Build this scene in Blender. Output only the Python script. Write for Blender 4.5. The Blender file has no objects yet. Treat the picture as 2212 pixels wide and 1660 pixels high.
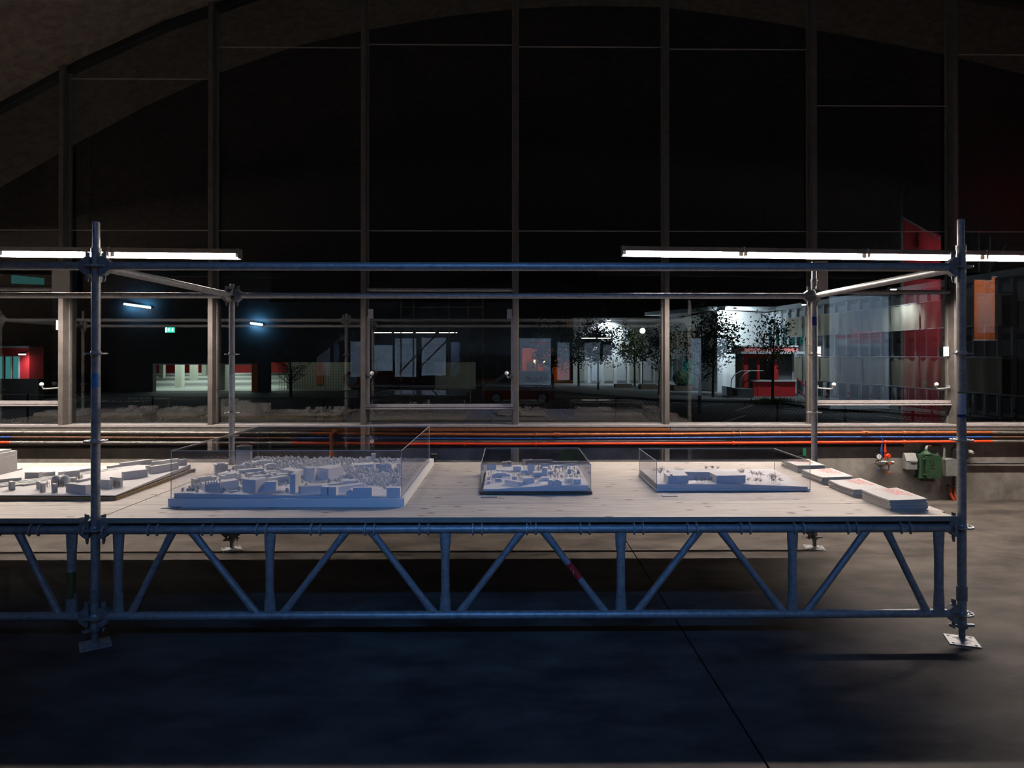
import bpy, bmesh, math, random
from mathutils import Vector, Matrix
R = random.Random(7)
SC = bpy.context.scene
COL = SC.collection

# ---------------------------------------------------------------- camera
IW, IH, F = 2212.0, 1660.0, 1474.667          # photograph size, focal length in its pixels (24 mm)
HC, YAW, TILT, SX, SY = 1.65, 0.0096237, 0.0036315, 9.67, -66.32
cd = bpy.data.cameras.new('camera'); cam = bpy.data.objects.new('camera', cd); COL.objects.link(cam)
cd.sensor_width = 36; cd.lens = 24; cd.clip_start = 0.05; cd.clip_end = 500
cd.shift_x = -SX / IW; cd.shift_y = SY / IW
cam.location = (0, 0, HC); cam.rotation_euler = (math.pi / 2 + TILT, 0, -YAW)
SC.camera = cam

# ---------------------------------------------------------------- world, view, hall lamps
w = bpy.data.worlds.new('night_sky'); SC.world = w; w.use_nodes = True
w.node_tree.nodes['Background'].inputs[0].default_value = (0.25, 0.32, 0.5, 1)
w.node_tree.nodes['Background'].inputs[1].default_value = 0.0012
SC.view_settings.view_transform = 'Standard'; SC.view_settings.look = 'None'
SC.view_settings.exposure = 0.0; SC.view_settings.gamma = 1.0; SC.view_settings.use_curve_mapping = False
try:
    SC.cycles.transparent_max_bounces = 24; SC.cycles.max_bounces = 6; SC.cycles.glossy_bounces = 3
    SC.cycles.diffuse_bounces = 3; SC.cycles.sample_clamp_indirect = 3.0
    SC.cycles.caustics_reflective = False; SC.cycles.caustics_refractive = False
except Exception: pass

def area(name, loc, target, sx, sy, power, color, spread=180):
    l = bpy.data.lights.new(name, 'AREA'); l.shape = 'RECTANGLE'; l.size = sx; l.size_y = sy
    l.energy = power; l.color = color; l.spread = math.radians(spread)
    o = bpy.data.objects.new(name, l); COL.objects.link(o); o.location = loc
    o.rotation_euler = (Vector(target) - Vector(loc)).to_track_quat('-Z', 'Y').to_euler(); return o
def spot(name, loc, target, power, color, ang=90, blend=.6, rad=.06):
    l = bpy.data.lights.new(name, 'SPOT'); l.energy = power; l.color = color
    l.spot_size = math.radians(ang); l.spot_blend = blend; l.shadow_soft_size = rad
    o = bpy.data.objects.new(name, l); COL.objects.link(o); o.location = loc
    o.rotation_euler = (Vector(target) - Vector(loc)).to_track_quat('-Z', 'Y').to_euler(); return o
BLUE = (0.11, 0.37, 1.0)
# cold floodlight bar of the hall, high up behind the photographer, shielded so that its beam stays below the glazing
area('hall_floodlight', (-.2, -3.2, 5.85), (0, 3.95, 0.65), 3.2, .22, 14, BLUE, 40)

# ---------------------------------------------------------------- photo pixel -> place
def ray(px, py):
    a = (px - IW / 2 - SX) / F; b = -(py - IH / 2 - SY) / F
    y = math.cos(TILT) - b * math.sin(TILT); z = math.sin(TILT) + b * math.cos(TILT)
    return Vector((a * math.cos(YAW) + y * math.sin(YAW), -a * math.sin(YAW) + y * math.cos(YAW), z))
def onY(px, py, Y):
    r = ray(px, py); t = Y / r.y; return Vector((r.x * t, Y, HC + r.z * t))
def onZ(px, py, Z):
    r = ray(px, py); t = (Z - HC) / r.z; return Vector((r.x * t, r.y * t, Z))

# ---------------------------------------------------------------- materials
MAT = {}
def mat(name, col, rough=.6, metal=0., noise=0., scale=8., bump=0., stretch=(1, 1, 1), col2=None, detail=6., emit=None, estr=0., spec=.5, lo=.35, hi=.65):
    m = bpy.data.materials.new(name); m.use_nodes = True; nt = m.node_tree; b = nt.nodes['Principled BSDF']
    b.inputs['Base Color'].default_value = (*col, 1); b.inputs['Roughness'].default_value = rough
    b.inputs['Metallic'].default_value = metal; b.inputs['Specular IOR Level'].default_value = spec
    if emit: b.inputs['Emission Color'].default_value = (*emit, 1); b.inputs['Emission Strength'].default_value = estr
    if noise or bump or col2:
        tc = nt.nodes.new('ShaderNodeTexCoord'); mp = nt.nodes.new('ShaderNodeMapping')
        g = nt.nodes.new('ShaderNodeNewGeometry')
        mp.inputs['Scale'].default_value = stretch; nt.links.new(g.outputs['Position'], mp.inputs[0])
        n = nt.nodes.new('ShaderNodeTexNoise'); n.inputs['Scale'].default_value = scale; n.inputs['Detail'].default_value = detail
        n.inputs['Roughness'].default_value = .62; nt.links.new(mp.outputs[0], n.inputs[0])
        r = nt.nodes.new('ShaderNodeValToRGB'); nt.links.new(n.outputs[0], r.inputs[0])
        c2 = col2 if col2 else tuple(max(0, c * (1 - noise)) for c in col)
        r.color_ramp.elements[0].position = lo; r.color_ramp.elements[0].color = (*c2, 1)
        r.color_ramp.elements[1].position = hi; r.color_ramp.elements[1].color = (*col, 1)
        nt.links.new(r.outputs[0], b.inputs['Base Color'])
        if bump:
            bp = nt.nodes.new('ShaderNodeBump'); bp.inputs['Strength'].default_value = bump; bp.inputs['Distance'].default_value = .02
            nt.links.new(n.outputs[0], bp.inputs['Height']); nt.links.new(bp.outputs[0], b.inputs['Normal'])
    MAT[name] = m; return m
def emis(name, col, strength):
    m = bpy.data.materials.new(name); m.use_nodes = True; nt = m.node_tree; nt.nodes.clear()
    e = nt.nodes.new('ShaderNodeEmission'); e.inputs[0].default_value = (*col, 1); e.inputs[1].default_value = strength
    o = nt.nodes.new('ShaderNodeOutputMaterial'); nt.links.new(e.outputs[0], o.inputs[0]); MAT[name] = m; return m
def glass(name, tint=(1, 1, 1), f0=.045, gloss=(1, 1, 1), rough=0.0, glint=0.):
    m = bpy.data.materials.new(name); m.use_nodes = True; nt = m.node_tree; nt.nodes.clear()
    N = nt.nodes.new; L = nt.links.new
    t = N('ShaderNodeBsdfTransparent'); t.inputs[0].default_value = (*tint, 1)
    g = N('ShaderNodeBsdfGlossy'); g.inputs['Color'].default_value = (*gloss, 1); g.inputs['Roughness'].default_value = rough
    lw = N('ShaderNodeLayerWeight'); lw.inputs[0].default_value = .5
    p = N('ShaderNodeMath'); p.operation = 'POWER'; L(lw.outputs['Facing'], p.inputs[0]); p.inputs[1].default_value = 5
    ma = N('ShaderNodeMath'); ma.operation = 'MULTIPLY_ADD'; L(p.outputs[0], ma.inputs[0]); ma.inputs[1].default_value = 1 - f0; ma.inputs[2].default_value = f0
    mx = N('ShaderNodeMixShader'); L(ma.outputs[0], mx.inputs[0]); L(t.outputs[0], mx.inputs[1]); L(g.outputs[0], mx.inputs[2])
    out = mx
    if glint:
        d = N('ShaderNodeBsdfDiffuse'); d.inputs[0].default_value = (.8, .8, .8, 1)
        m2 = N('ShaderNodeMixShader'); m2.inputs[0].default_value = glint; L(mx.outputs[0], m2.inputs[1]); L(d.outputs[0], m2.inputs[2]); out = m2
    o = N('ShaderNodeOutputMaterial'); L(out.outputs[0], o.inputs[0]); MAT[name] = m; return m

# ---------------------------------------------------------------- mesh builder
class MB:
    def __init__(s, M=None): s.v = []; s.f = []; s.M = M
    def add(s, vs, fs):
        k = len(s.v)
        s.v += [tuple((s.M @ Vector(p)) if s.M is not None else p) for p in vs]
        s.f += [tuple(i + k for i in f) for f in fs]; return s
    def box(s, x0, x1, y0, y1, z0, z1):
        return s.add([(x0, y0, z0), (x1, y0, z0), (x1, y1, z0), (x0, y1, z0), (x0, y0, z1), (x1, y0, z1), (x1, y1, z1), (x0, y1, z1)],
                     [(3, 2, 1, 0), (4, 5, 6, 7), (0, 1, 5, 4), (1, 2, 6, 5), (2, 3, 7, 6), (3, 0, 4, 7)])
    def rbox(s, x0, x1, y0, y1, z0, z1, r=.01, n=3):      # box with rounded vertical edges
        pts = []
        for cx, cy, a0 in ((x1 - r, y1 - r, 0), (x0 + r, y1 - r, 90), (x0 + r, y0 + r, 180), (x1 - r, y0 + r, 270)):
            for i in range(n + 1):
                a = math.radians(a0 + 90 * i / n); pts.append((cx + r * math.cos(a), cy + r * math.sin(a)))
        return s.prism(pts, z0, z1)
    def prism(s, pts, z0, z1, top=None):
        n = len(pts); tp = top or pts
        return s.add([(x, y, z0) for x, y in pts] + [(x, y, z1) for x, y in tp],
                     [tuple(range(n - 1, -1, -1)), tuple(range(n, 2 * n))] + [(i, (i + 1) % n, n + (i + 1) % n, n + i) for i in range(n)])
    def prismY(s, pts, y0, y1):                             # polygon in x,z swept along y
        n = len(pts)
        return s.add([(x, y0, z) for x, z in pts] + [(x, y1, z) for x, z in pts],
                     [tuple(range(n)), tuple(range(2 * n - 1, n - 1, -1))] + [(i, n + i, n + (i + 1) % n, (i + 1) % n) for i in range(n)])
    def prismX(s, pts, x0, x1):                             # polygon in y,z swept along x
        n = len(pts)
        return s.add([(x0, y, z) for y, z in pts] + [(x1, y, z) for y, z in pts],
                     [tuple(range(n - 1, -1, -1)), tuple(range(n, 2 * n))] + [(i, (i + 1) % n, n + (i + 1) % n, n + i) for i in range(n)])
    def tube(s, path, r, n=12, cap=True):
        P = [Vector(p) for p in path]; rs = r if isinstance(r, (list, tuple)) else [r] * len(P)
        vs = []; fs = []; up = None
        for i, p in enumerate(P):
            d = (P[min(i + 1, len(P) - 1)] - P[max(i - 1, 0)]).normalized()
            if up is None: up = Vector((0, 0, 1)) if abs(d.z) < .9 else Vector((1, 0, 0))
            a = d.cross(up).normalized(); b = a.cross(d).normalized(); up = b
            rr = rs[i] if isinstance(rs[i], (list, tuple)) else (rs[i], rs[i])
            for k in range(n):
                t = 2 * math.pi * k / n; vs.append(tuple(p + a * math.cos(t) * rr[0] + b * math.sin(t) * rr[1]))
        for i in range(len(P) - 1):
            for k in range(n):
                k2 = (k + 1) % n; fs.append((i * n + k, (i + 1) * n + k, (i + 1) * n + k2, i * n + k2))
        if cap: fs.append(tuple(range(n))); fs.append(tuple(range(len(P) * n - 1, (len(P) - 1) * n - 1, -1)))
        return s.add(vs, fs)
    def lathe(s, prof, c=(0, 0, 0), n=20, axis='z'):        # prof: (radius, height)
        vs = []; fs = []
        for r, h in prof:
            for k in range(n):
                t = 2 * math.pi * k / n; a, b = r * math.cos(t), r * math.sin(t)
                p = (a, b, h) if axis == 'z' else ((h, a, b) if axis == 'x' else (b, h, a))
                vs.append((p[0] + c[0], p[1] + c[1], p[2] + c[2]))
        m = len(prof)
        for i in range(m - 1):
            for k in range(n):
                k2 = (k + 1) % n; fs.append((i * n + k, i * n + k2, (i + 1) * n + k2, (i + 1) * n + k))
        fs.append(tuple(range(n - 1, -1, -1))); fs.append(tuple(range((m - 1) * n, m * n)))
        return s.add(vs, fs)
    def ball(s, c, r, n=10, sz=1.):
        return s.lathe([(max(1e-4, r * math.sin(math.pi * i / n)), -r * sz * math.cos(math.pi * i / n)) for i in range(n + 1)], c, 12)
    def quad(s, a, b, c, d): return s.add([tuple(a), tuple(b), tuple(c), tuple(d)], [(0, 1, 2, 3)])
    def build(s, name, m, parent=None, smooth=False, org=None, kind=None, label=None):
        o0 = Vector((0, 0, 0))
        if parent is not None: o0 = wloc(parent)
        og = Vector(org) if org is not None else o0
        me = bpy.data.meshes.new(name); me.from_pydata([(x - og[0], y - og[1], z - og[2]) for x, y, z in s.v], [], s.f); me.update()
        if isinstance(m, str): m = MAT[m]
        me.materials.append(m)
        if smooth: smooth_mesh(me)
        o = bpy.data.objects.new(name, me); COL.objects.link(o)
        if parent is not None: o.parent = parent; o.location = og - o0
        else: o.location = og
        if kind: o['kind'] = kind
        if label: o['label'] = label
        return o
def smooth_mesh(me, ang=35):
    bm = bmesh.new(); bm.from_mesh(me); c = math.cos(math.radians(ang))
    bm.normal_update()
    for f in bm.faces: f.smooth = True
    for e in bm.edges:
        if len(e.link_faces) != 2 or e.link_faces[0].normal.dot(e.link_faces[1].normal) < c: e.smooth = False
    bm.to_mesh(me); bm.free()
def wloc(o):
    v = Vector(o.location); p = o.parent
    while p is not None: v = v + Vector(p.location); p = p.parent
    return v
def tag(o, label, cat, group=None, kind=None):
    o['label'] = label; o['category'] = cat
    if group: o['group'] = group
    if kind: o['kind'] = kind
    return o
def thing(name, label, cat, loc=(0, 0, 0), group=None):
    o = bpy.data.objects.new(name, None); o.empty_display_size = .1; COL.objects.link(o); o.location = loc
    return tag(o, label, cat, group)
def struct(o, label=None):
    o['kind'] = 'structure'
    if label: o['label'] = label
    return o
def kids(o): return [c for c in bpy.data.objects if c.parent == o]
def copy_tree(o, loc=None, label=None, group=None, rz=None, parent=None):
    ch = kids(o)
    c = o.copy(); COL.objects.link(c); c.parent = parent
    if loc is not None: c.location = loc
    if rz is not None: c.rotation_euler.z = rz
    if label: c['label'] = label
    if group: c['group'] = group
    for k in ch: copy_tree(k, parent=c)
    return c
def text_mesh(body, size, align='LEFT', bold=0.0, spacing=1.0):
    cu = bpy.data.curves.new('lettering', 'FONT'); cu.body = body; cu.size = size; cu.align_x = align
    cu.offset = bold; cu.space_character = spacing; cu.resolution_u = 2
    o = bpy.data.objects.new('lettering', cu); COL.objects.link(o)
    bpy.context.view_layer.update(); dg = bpy.context.evaluated_depsgraph_get()
    me = bpy.data.meshes.new_from_object(o.evaluated_get(dg)); bpy.data.objects.remove(o); bpy.data.curves.remove(cu)
    return me
def lettering(body, size, M, m, parent, align='LEFT', bold=0., name='lettering', label=None, spacing=1.0):
    me = text_mesh(body, size, align, bold, spacing); me.transform(M)
    me.transform(Matrix.Translation(-wloc(parent))); me.materials.clear(); me.materials.append(MAT[m])
    o = bpy.data.objects.new(name, me); COL.objects.link(o); o.parent = parent
    if label: o['label'] = label
    return o
# ---------------------------------------------------------------- material library
mat('galv', (.40, .41, .42), .42, .35, noise=.35, scale=35, bump=.12, detail=8)
mat('galv_dark', (.30, .31, .32), .5, .4, noise=.4, scale=30, bump=.15)
mat('iron', (.16, .16, .16), .6, .4, noise=.4, scale=30, bump=.2)
mat('floor', (.125, .108, .094), .68, 0, spec=.15, col2=(.036, .032, .030), scale=2.3, bump=.12, detail=15, lo=.33, hi=.66, stretch=(.8, 1.5, 1))
mat('concrete', (.36, .335, .30), .85, 0, col2=(.15, .14, .128), scale=4.5, bump=.35, detail=12, lo=.3, hi=.7)
mat('vault', (.20, .165, .138), .95, 0, col2=(.085, .07, .058), scale=9, bump=.9, stretch=(1, 1, 1), detail=12, lo=.3, hi=.7)
mat('alu', (.50, .47, .47), .38, .35, noise=.2, scale=20)
mat('alu_dark', (.24, .22, .20), .5, .3, noise=.3, scale=14)
mat('mullion', (.15, .135, .125), .5, .3, noise=.3, scale=9, bump=.05)
mat('whitepaint', (.68, .67, .66), .5, 0, noise=.08, scale=8)
mat('brown_board', (.30, .105, .03), .55, 0, noise=.45, scale=22, stretch=(1, 6, 6))
mat('pipe_brown', (.42, .115, .03), .4, .1, noise=.35, scale=18)
mat('pipe_blue', (.02, .095, .36), .35, .05, noise=.25, scale=18)
mat('pipe_red', (.80, .06, .010), .35, .05, noise=.15, scale=18)
mat('pipe_bare', (.36, .345, .32), .35, .6, noise=.4, scale=18)
mat('pipe_rust', (.20, .10, .06), .5, .3, noise=.4, scale=18)
mat('black', (.015, .015, .016), .5)
mat('blackrub', (.03, .03, .03), .7)
mat('cond_red', (.36, .05, .02), .5, 0, noise=.25, scale=20)
mat('eq_grey', (.25, .26, .25), .5, .1, noise=.25, scale=16)
mat('eq_green', (.032, .085, .038), .45, .1, noise=.35, scale=18, bump=.05)
mat('eq_dkgreen', (.03, .075, .04), .5, .1, noise=.3, scale=18)
mat('reelgreen', (.01, .16, .06), .4)
mat('nickel', (.55, .52, .46), .25, .9, noise=.25, scale=30)
mat('dial', (.75, .75, .72), .4)
mat('white_card', (.82, .82, .83), .75)
mat('model_white', (.80, .79, .79), .8)
mat('model_tree', (.72, .70, .68), .85)
mat('model_ply', (.42, .31, .17), .6, 0, noise=.3, scale=30, stretch=(1, 1, 8))
mat('model_board', (.11, .085, .06), .7, 0, noise=.4, scale=60)
mat('twig', (.30, .25, .22), .8)
mat('paper', (.74, .72, .70), .75)
mat('paper_in', (.62, .60, .58), .8)
mat('red_ink', (.85, .055, .03), .6)
mat('black_ink', (.01, .01, .01), .6)
mat('cardgrey', (.30, .31, .34), .6)
mat('sticker_blue', (.10, .30, .62), .5, 0, noise=.5, scale=70)
mat('sticker_white', (.55, .60, .66), .5, 0, noise=.35, scale=60)
mat('sticker_navy', (.01, .02, .16), .4, 0, noise=.3, scale=60)
mat('tape_red', (.55, .02, .03), .45, 0, noise=.2, scale=60)
mat('olive', (.10, .11, .03), .6, 0, noise=.5, scale=25)
mat('knob', (.85, .84, .80), .3)
glass('pane', (.96, .98, .985), .075)
glass('acrylic', (.975, .975, .985), .030)
glass('acrylic_edge', (.75, .80, .80), .12, glint=.45)  # white mixed into the colour so case edges look light-catching
emis('tube_warm', (1.0, .87, .77), 740)
emis('tube_far', (1.0, .88, .78), 45)
# spruce board: long grain, knots
def wood(name, base, dark, knot):
    m = bpy.data.materials.new(name); m.use_nodes = True; nt = m.node_tree; b = nt.nodes['Principled BSDF']; N = nt.nodes.new; L = nt.links.new
    g = N('ShaderNodeNewGeometry'); mp = N('ShaderNodeMapping'); mp.inputs['Scale'].default_value = (1.2, 16, 16); L(g.outputs['Position'], mp.inputs[0])
    n = N('ShaderNodeTexNoise'); n.inputs['Scale'].default_value = 3.0; n.inputs['Detail'].default_value = 8; n.inputs['Distortion'].default_value = .6; L(mp.outputs[0], n.inputs[0])
    r = N('ShaderNodeValToRGB'); r.color_ramp.elements[0].position = .32; r.color_ramp.elements[0].color = (*dark, 1)
    r.color_ramp.elements[1].position = .6; r.color_ramp.elements[1].color = (*base, 1); L(n.outputs[0], r.inputs[0])
    m2 = N('ShaderNodeMapping'); m2.inputs['Scale'].default_value = (6.5, 16, 1); L(g.outputs['Position'], m2.inputs[0])
    v = N('ShaderNodeTexVoronoi'); v.inputs['Scale'].default_value = 1.0; v.inputs['Randomness'].default_value = 1; L(m2.outputs[0], v.inputs[0])
    r2 = N('ShaderNodeValToRGB'); r2.color_ramp.elements[0].position = .10; r2.color_ramp.elements[0].color = (1, 1, 1, 1)
    r2.color_ramp.elements[1].position = .24; r2.color_ramp.elements[1].color = (0, 0, 0, 1); L(v.outputs['Distance'], r2.inputs[0])
    # only some cells carry a knot
    sx = N('ShaderNodeSeparateColor'); L(v.outputs['Color'], sx.inputs[0])
    gt = N('ShaderNodeMath'); gt.operation = 'GREATER_THAN'; gt.inputs[1].default_value = .45; L(sx.outputs[0], gt.inputs[0])
    mu = N('ShaderNodeMath'); mu.operation = 'MULTIPLY'; L(r2.outputs[0], mu.inputs[0]); L(gt.outputs[0], mu.inputs[1])
    m3 = N('ShaderNodeMath'); m3.operation = 'MULTIPLY'; L(mu.outputs[0], m3.inputs[0]); m3.inputs[1].default_value = .85
    mx = N('ShaderNodeMix'); mx.data_type = 'RGBA'; L(m3.outputs[0], mx.inputs[0]); L(r.outputs[0], mx.inputs[6]); mx.inputs[7].default_value = (*knot, 1)
    L(mx.outputs[2], b.inputs['Base Color']); b.inputs['Roughness'].default_value = .62; b.inputs['Specular IOR Level'].default_value = .3; MAT[name] = m
wood('spruce', (.64, .585, .52), (.47, .415, .35), (.17, .085, .04))
mat('spruce_edge', (.36, .34, .30), .75, 0, col2=(.22, .20, .17), scale=10, stretch=(2, 30, 60), bump=.2)
# ---------------------------------------------------------------- the hall
YW, YG = 7.78, 7.865            # face of the low concrete wall, plane of the glazing
YV = 9.25                       # outer edge of the concrete vault
PROF = [(-13.2, -.6), (-12.0, .45), (-10.4, 1.75), (-9, 2.75), (-7.9, 3.42), (-6.86, 3.92), (-5.9, 4.48), (-4.9, 5.03), (-3.92, 5.48), (-2.9, 5.84), (-1.97, 6.06), (-.9, 6.25), (.07, 6.36),
        (.75, 6.40), (1.31, 6.41), (2.11, 6.39), (2.8, 6.31), (3.4, 6.22), (4.6, 6.02), (5.96, 5.76), (7.03, 5.50), (8.5, 5.05), (10, 4.45), (11.5, 3.65), (13, 2.65), (14.5, 1.4), (16.4, -.6)]
def vz(x):
    for (x0, z0), (x1, z1) in zip(PROF, PROF[1:]):
        if x0 <= x <= x1: return z0 + (z1 - z0) * (x - x0) / (x1 - x0)
    return 0.
def strip(prof, y0, y1, t, name, m, ny=1):
    b = MB(); n = len(prof); lo = []; 
    for j in range(ny + 1):
        y = y0 + (y1 - y0) * j / ny
        b.add([(x, y, z) for x, z in prof] + [(x, y, z + t) for x, z in prof], [])
    st = 2 * n
    for j in range(ny):
        for i in range(n - 1):
            a = j * st + i; c = a + st
            b.f.append((a, c, c + 1, a + 1)); b.f.append((a + n, a + n + 1, c + n + 1, c + n))
        b.f.append((j * st, j * st + n, (j + 1) * st + n, (j + 1) * st)); k = n - 1
        b.f.append((j * st + k, (j + 1) * st + k, (j + 1) * st + n + k, j * st + n + k))
    for i in range(n - 1):
        b.f.append((i, i + 1, i + 1 + n, i + n)); e = ny * st; b.f.append((e + i, e + i + n, e + i + n + 1, e + i + 1))
    return b.build(name, m, smooth=True)
struct(strip(PROF, -27, YV, .3, 'ceiling', 'vault', 6), 'rough concrete barrel vault running on outside past the window wall')
fl = MB().box(-12.6, 15.5, -27, YW + .1, -.5, -.03).build('floor', 'black'); struct(fl, 'worn grey concrete floor of the hall')
XJ = 1.036
for a, b_ in ((-12.6, XJ - .005), (XJ + .005, 15.5)): MB().box(a, b_, -27, YW + .05, -.03, 0).build('floor_slab', 'floor', fl)
struct(MB().box(-13.2, 16.4, -27.3, -27, -.5, 6.6).build('wall_back', 'black'), 'dark far end wall of the hall')
wl = MB().box(-12.6, 15.5, YW, YW + .28, -.8, .60).build('wall_window', 'concrete'); struct(wl, 'low grey concrete wall under the tall windows')
for z0, z1, dx in ((.600, .700, 0), (.703, .80, .0)):
    MB().box(-12.6, 15.5, YW, YW + .28, z0, z1).build('upstand', 'concrete', wl)
# sill
s = MB().box(-12.4, 15.3, YW - .05, YW + .24, .845, .868).build('trim_sill', 'alu'); struct(s, 'pale metal sill along the window wall')
xb0, xb1 = onY(700, 928, YW).x, onY(1446, 928, YW).x
for a, b_, m_, l_ in ((-12.4, xb0, 'alu_dark', 'dull grey metal strip under the sill'), (xb0, xb1, 'brown_board', 'rusty brown board under the sill'), (xb1, 15.3, 'alu_dark', 'lilac grey metal strip under the sill')):
    MB().box(a + .003, b_ - .003, YW - .045, YW + .05, .80, .845).build('fascia_strip', m_, s, label=l_)
# mullions
MX = [-8.45, -6.76, -5.07, -3.39, -1.665, .063, 1.79, 3.48, 5.10, 6.78, 8.5]
for i, x in enumerate(MX):
    ztop = vz(x) + .05
    b = MB().box(x - .026, x + .026, YW - .03, YG - .012, .868, ztop)
    m = b.build('trim_%d' % (i + 1), 'mullion'); struct(m, 'slim vertical steel mullion of the window wall')
    MB().box(x - .040, x + .040, YG - .012, YG + .03, .868, ztop).build('glazing_rebate', 'alu_dark', m)
# arched head frame against the vault
hp = [(x, z) for x, z in PROF if -9.2 < x < 8.6]
hf = strip([(x, z - .07) for x, z in hp], YG - .06, YG + .05, .075, 'trim_head', 'black'); struct(hf, 'dark arched head frame of the window wall')
# panes bay by bay, split at the horizontal joints
JZ = {0: (3.4,), 1: (3.09, 3.98), 2: (3.09, 4.83), 3: (3.09, 5.2), 4: (3.09, 5.24), 5: (3.09, 5.22), 6: (3.09, 5.20), 7: (3.09, 4.55), 8: (3.09, 5.15), 9: (3.4,)}
OPEN = {1: (1.115, 2.41), 4: (1.075, 2.405), 7: (1.115, 2.385)}
def pane_poly(x0, x1, z0, z1):
    if z1 is not None: return [(x0, z0), (x1, z0), (x1, z1), (x0, z1)]
    xs = [x1] + sorted([x for x, _ in PROF if x0 < x < x1], reverse=True) + [x0]
    return [(x0, z0), (x1, z0)] + [(x, vz(x) - .03) for x in xs]
for i in range(len(MX) - 1):
    x0, x1 = MX[i] + .035, MX[i + 1] - .035
    W = thing('window_%d' % (i + 1), 'tall bay of clear glass in the window wall', 'window', ((x0 + x1) / 2, YG, .87)); del W['category']; W['kind'] = 'structure'
    cuts = [.868]
    if i in OPEN: cuts += [OPEN[i][0], OPEN[i][1]]
    cuts += list(JZ[i]) + [None]
    for a, c in zip(cuts, cuts[1:]):
        top = None if c is None else c - .003
        if c is not None and c > min(vz(x0), vz(x1)) - .1: top = None
        MB().prismY(pane_poly(x0, x1, a + .003, top), YG, YG + .008).build('pane', 'pane', W)
        if top is None: break
        if c not in OPEN.get(i, ()): MB().box(x0, x1, YG - .004, YG + .012, c - .004, c + .004).build('glazing_joint', 'alu', W)
    if i in OPEN:
        zl, zh = OPEN[i]
        MB().box(x0 - .01, x1 + .01, YG - .055, YG - .005, zl - .012, zl + .022).build('casement_rail', 'alu', W)
        MB().box(x0 - .01, x1 + .01, YG - .075, YG - .005, zl - .034, zl - .018).build('casement_rail', 'alu', W)
        MB().tube([(x0 - .005, YG - .05, zh), (x1 + .005, YG - .05, zh)], .024, 10).build('casement_rail', 'galv', W, True)
        if i == 4:
            for xx in (x0 + .004, x1 - .004): MB().box(xx - .012, xx + .012, YG - .04, YG, zl + .02, zh - .3).build('casement_stile', 'alu', W)
        for sgn, xx in ((1, x0), (-1, x1)):
            zc = {4: 2.13, 7: 1.70, 1: 2.0}[i]
            MB().box(xx + sgn * .005, xx + sgn * .062, YG - .045, YG - .03, zc - .055, zc + .055).build('hinge', 'whitepaint', W)
            zk = {4: 1.43, 7: 1.30, 1: 1.305}[i]; ln = .05 if i == 4 else .17
            h = MB().box(min(xx, xx + sgn * .03), max(xx, xx + sgn * .03), YG - .06, YG - .03, zk - .035, zk + .01)
            h.tube([(xx, YG - .055, zk - .02), (xx + sgn * ln, YG - .09, zk - .03)], .009, 8)
            h.tube([(xx + sgn * ln, YG - .09, zk - .03), (xx + sgn * (ln + .015), YG - .10, zk + .005)], .007, 8)
            h = h.build('handle', 'galv', W); MB().ball((xx + sgn * (ln + .015), YG - .10, zk + .022), .023).build('ball_knob', 'knob', h, True)
# white cover plates on two mullions
for px0, px1, py0, py1, lab in ((113, 150, 582, 633, 'white painted plate fixed to the mullion left of the leftmost tall post'), (1765, 1788, 564, 629, 'white painted plate on the mullion behind the right rear post')):
    a = onY(px0, py0, YW - .04); b_ = onY(px1, py1, YW - .04); sp = .4
    t = thing('cover_plate', lab, 'plate', ((a.x + b_.x) / 2, YW - .04, b_.z))
    MB().box(a.x, b_.x, YW - .05, YW - .031, b_.z, a.z).build('face', 'whitepaint', t)
    MB().box(a.x + .01, b_.x - .01, YW - .031, YW - .028, b_.z + .01, a.z - .01).build('backing', 'galv', t)
# ---------------------------------------------------------------- scaffold table
D, B = 3.924, 5.835                        # front and rear row of standards
XA, XB, XC = -7.343, -2.366, 2.611         # standards along the table
ZR = [2.163, 1.663, 1.163, .663, .163]     # rosette levels
RT = .02415
def ring(b, r0, r1, z0, z1, n=32, c=(0, 0)):
    vs = []; fs = []
    for k in range(n):
        t = 2 * math.pi * k / n; cx, sy = math.cos(t), math.sin(t)
        vs += [(c[0] + r0 * cx, c[1] + r0 * sy, z0), (c[0] + r1 * cx, c[1] + r1 * sy, z0), (c[0] + r1 * cx, c[1] + r1 * sy, z1), (c[0] + r0 * cx, c[1] + r0 * sy, z1)]
    for k in range(n):
        a = 4 * k; d = 4 * ((k + 1) % n)
        for e in range(4): fs.append((a + e, a + (e + 1) % 4, d + (e + 1) % 4, d + e))
    b.add(vs, fs)
rb = MB(); ring(rb, RT - .001, .034, -.0045, .0045); ring(rb, .053, .061, -.0045, .0045)
for k in range(8):
    a = math.radians(22.5 + 45 * k); u = Vector((math.cos(a), math.sin(a), 0)); v = Vector((-u.y, u.x, 0)); h = .0055
    c = [u * .032 - v * h, u * .055 - v * h, u * .055 + v * h, u * .032 + v * h]
    rb.add([(p.x, p.y, -.0045) for p in c] + [(p.x, p.y, .0045) for p in c], [(3, 2, 1, 0), (4, 5, 6, 7), (0, 1, 5, 4), (1, 2, 6, 5), (2, 3, 7, 6), (3, 0, 4, 7)])
rb.lathe([(RT, -.016), (.029, -.005), (.029, .005), (RT, .016)], n=20)
ros0 = rb.build('rosette', 'galv'); ROS = ros0.data; bpy.data.objects.remove(ros0)
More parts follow.
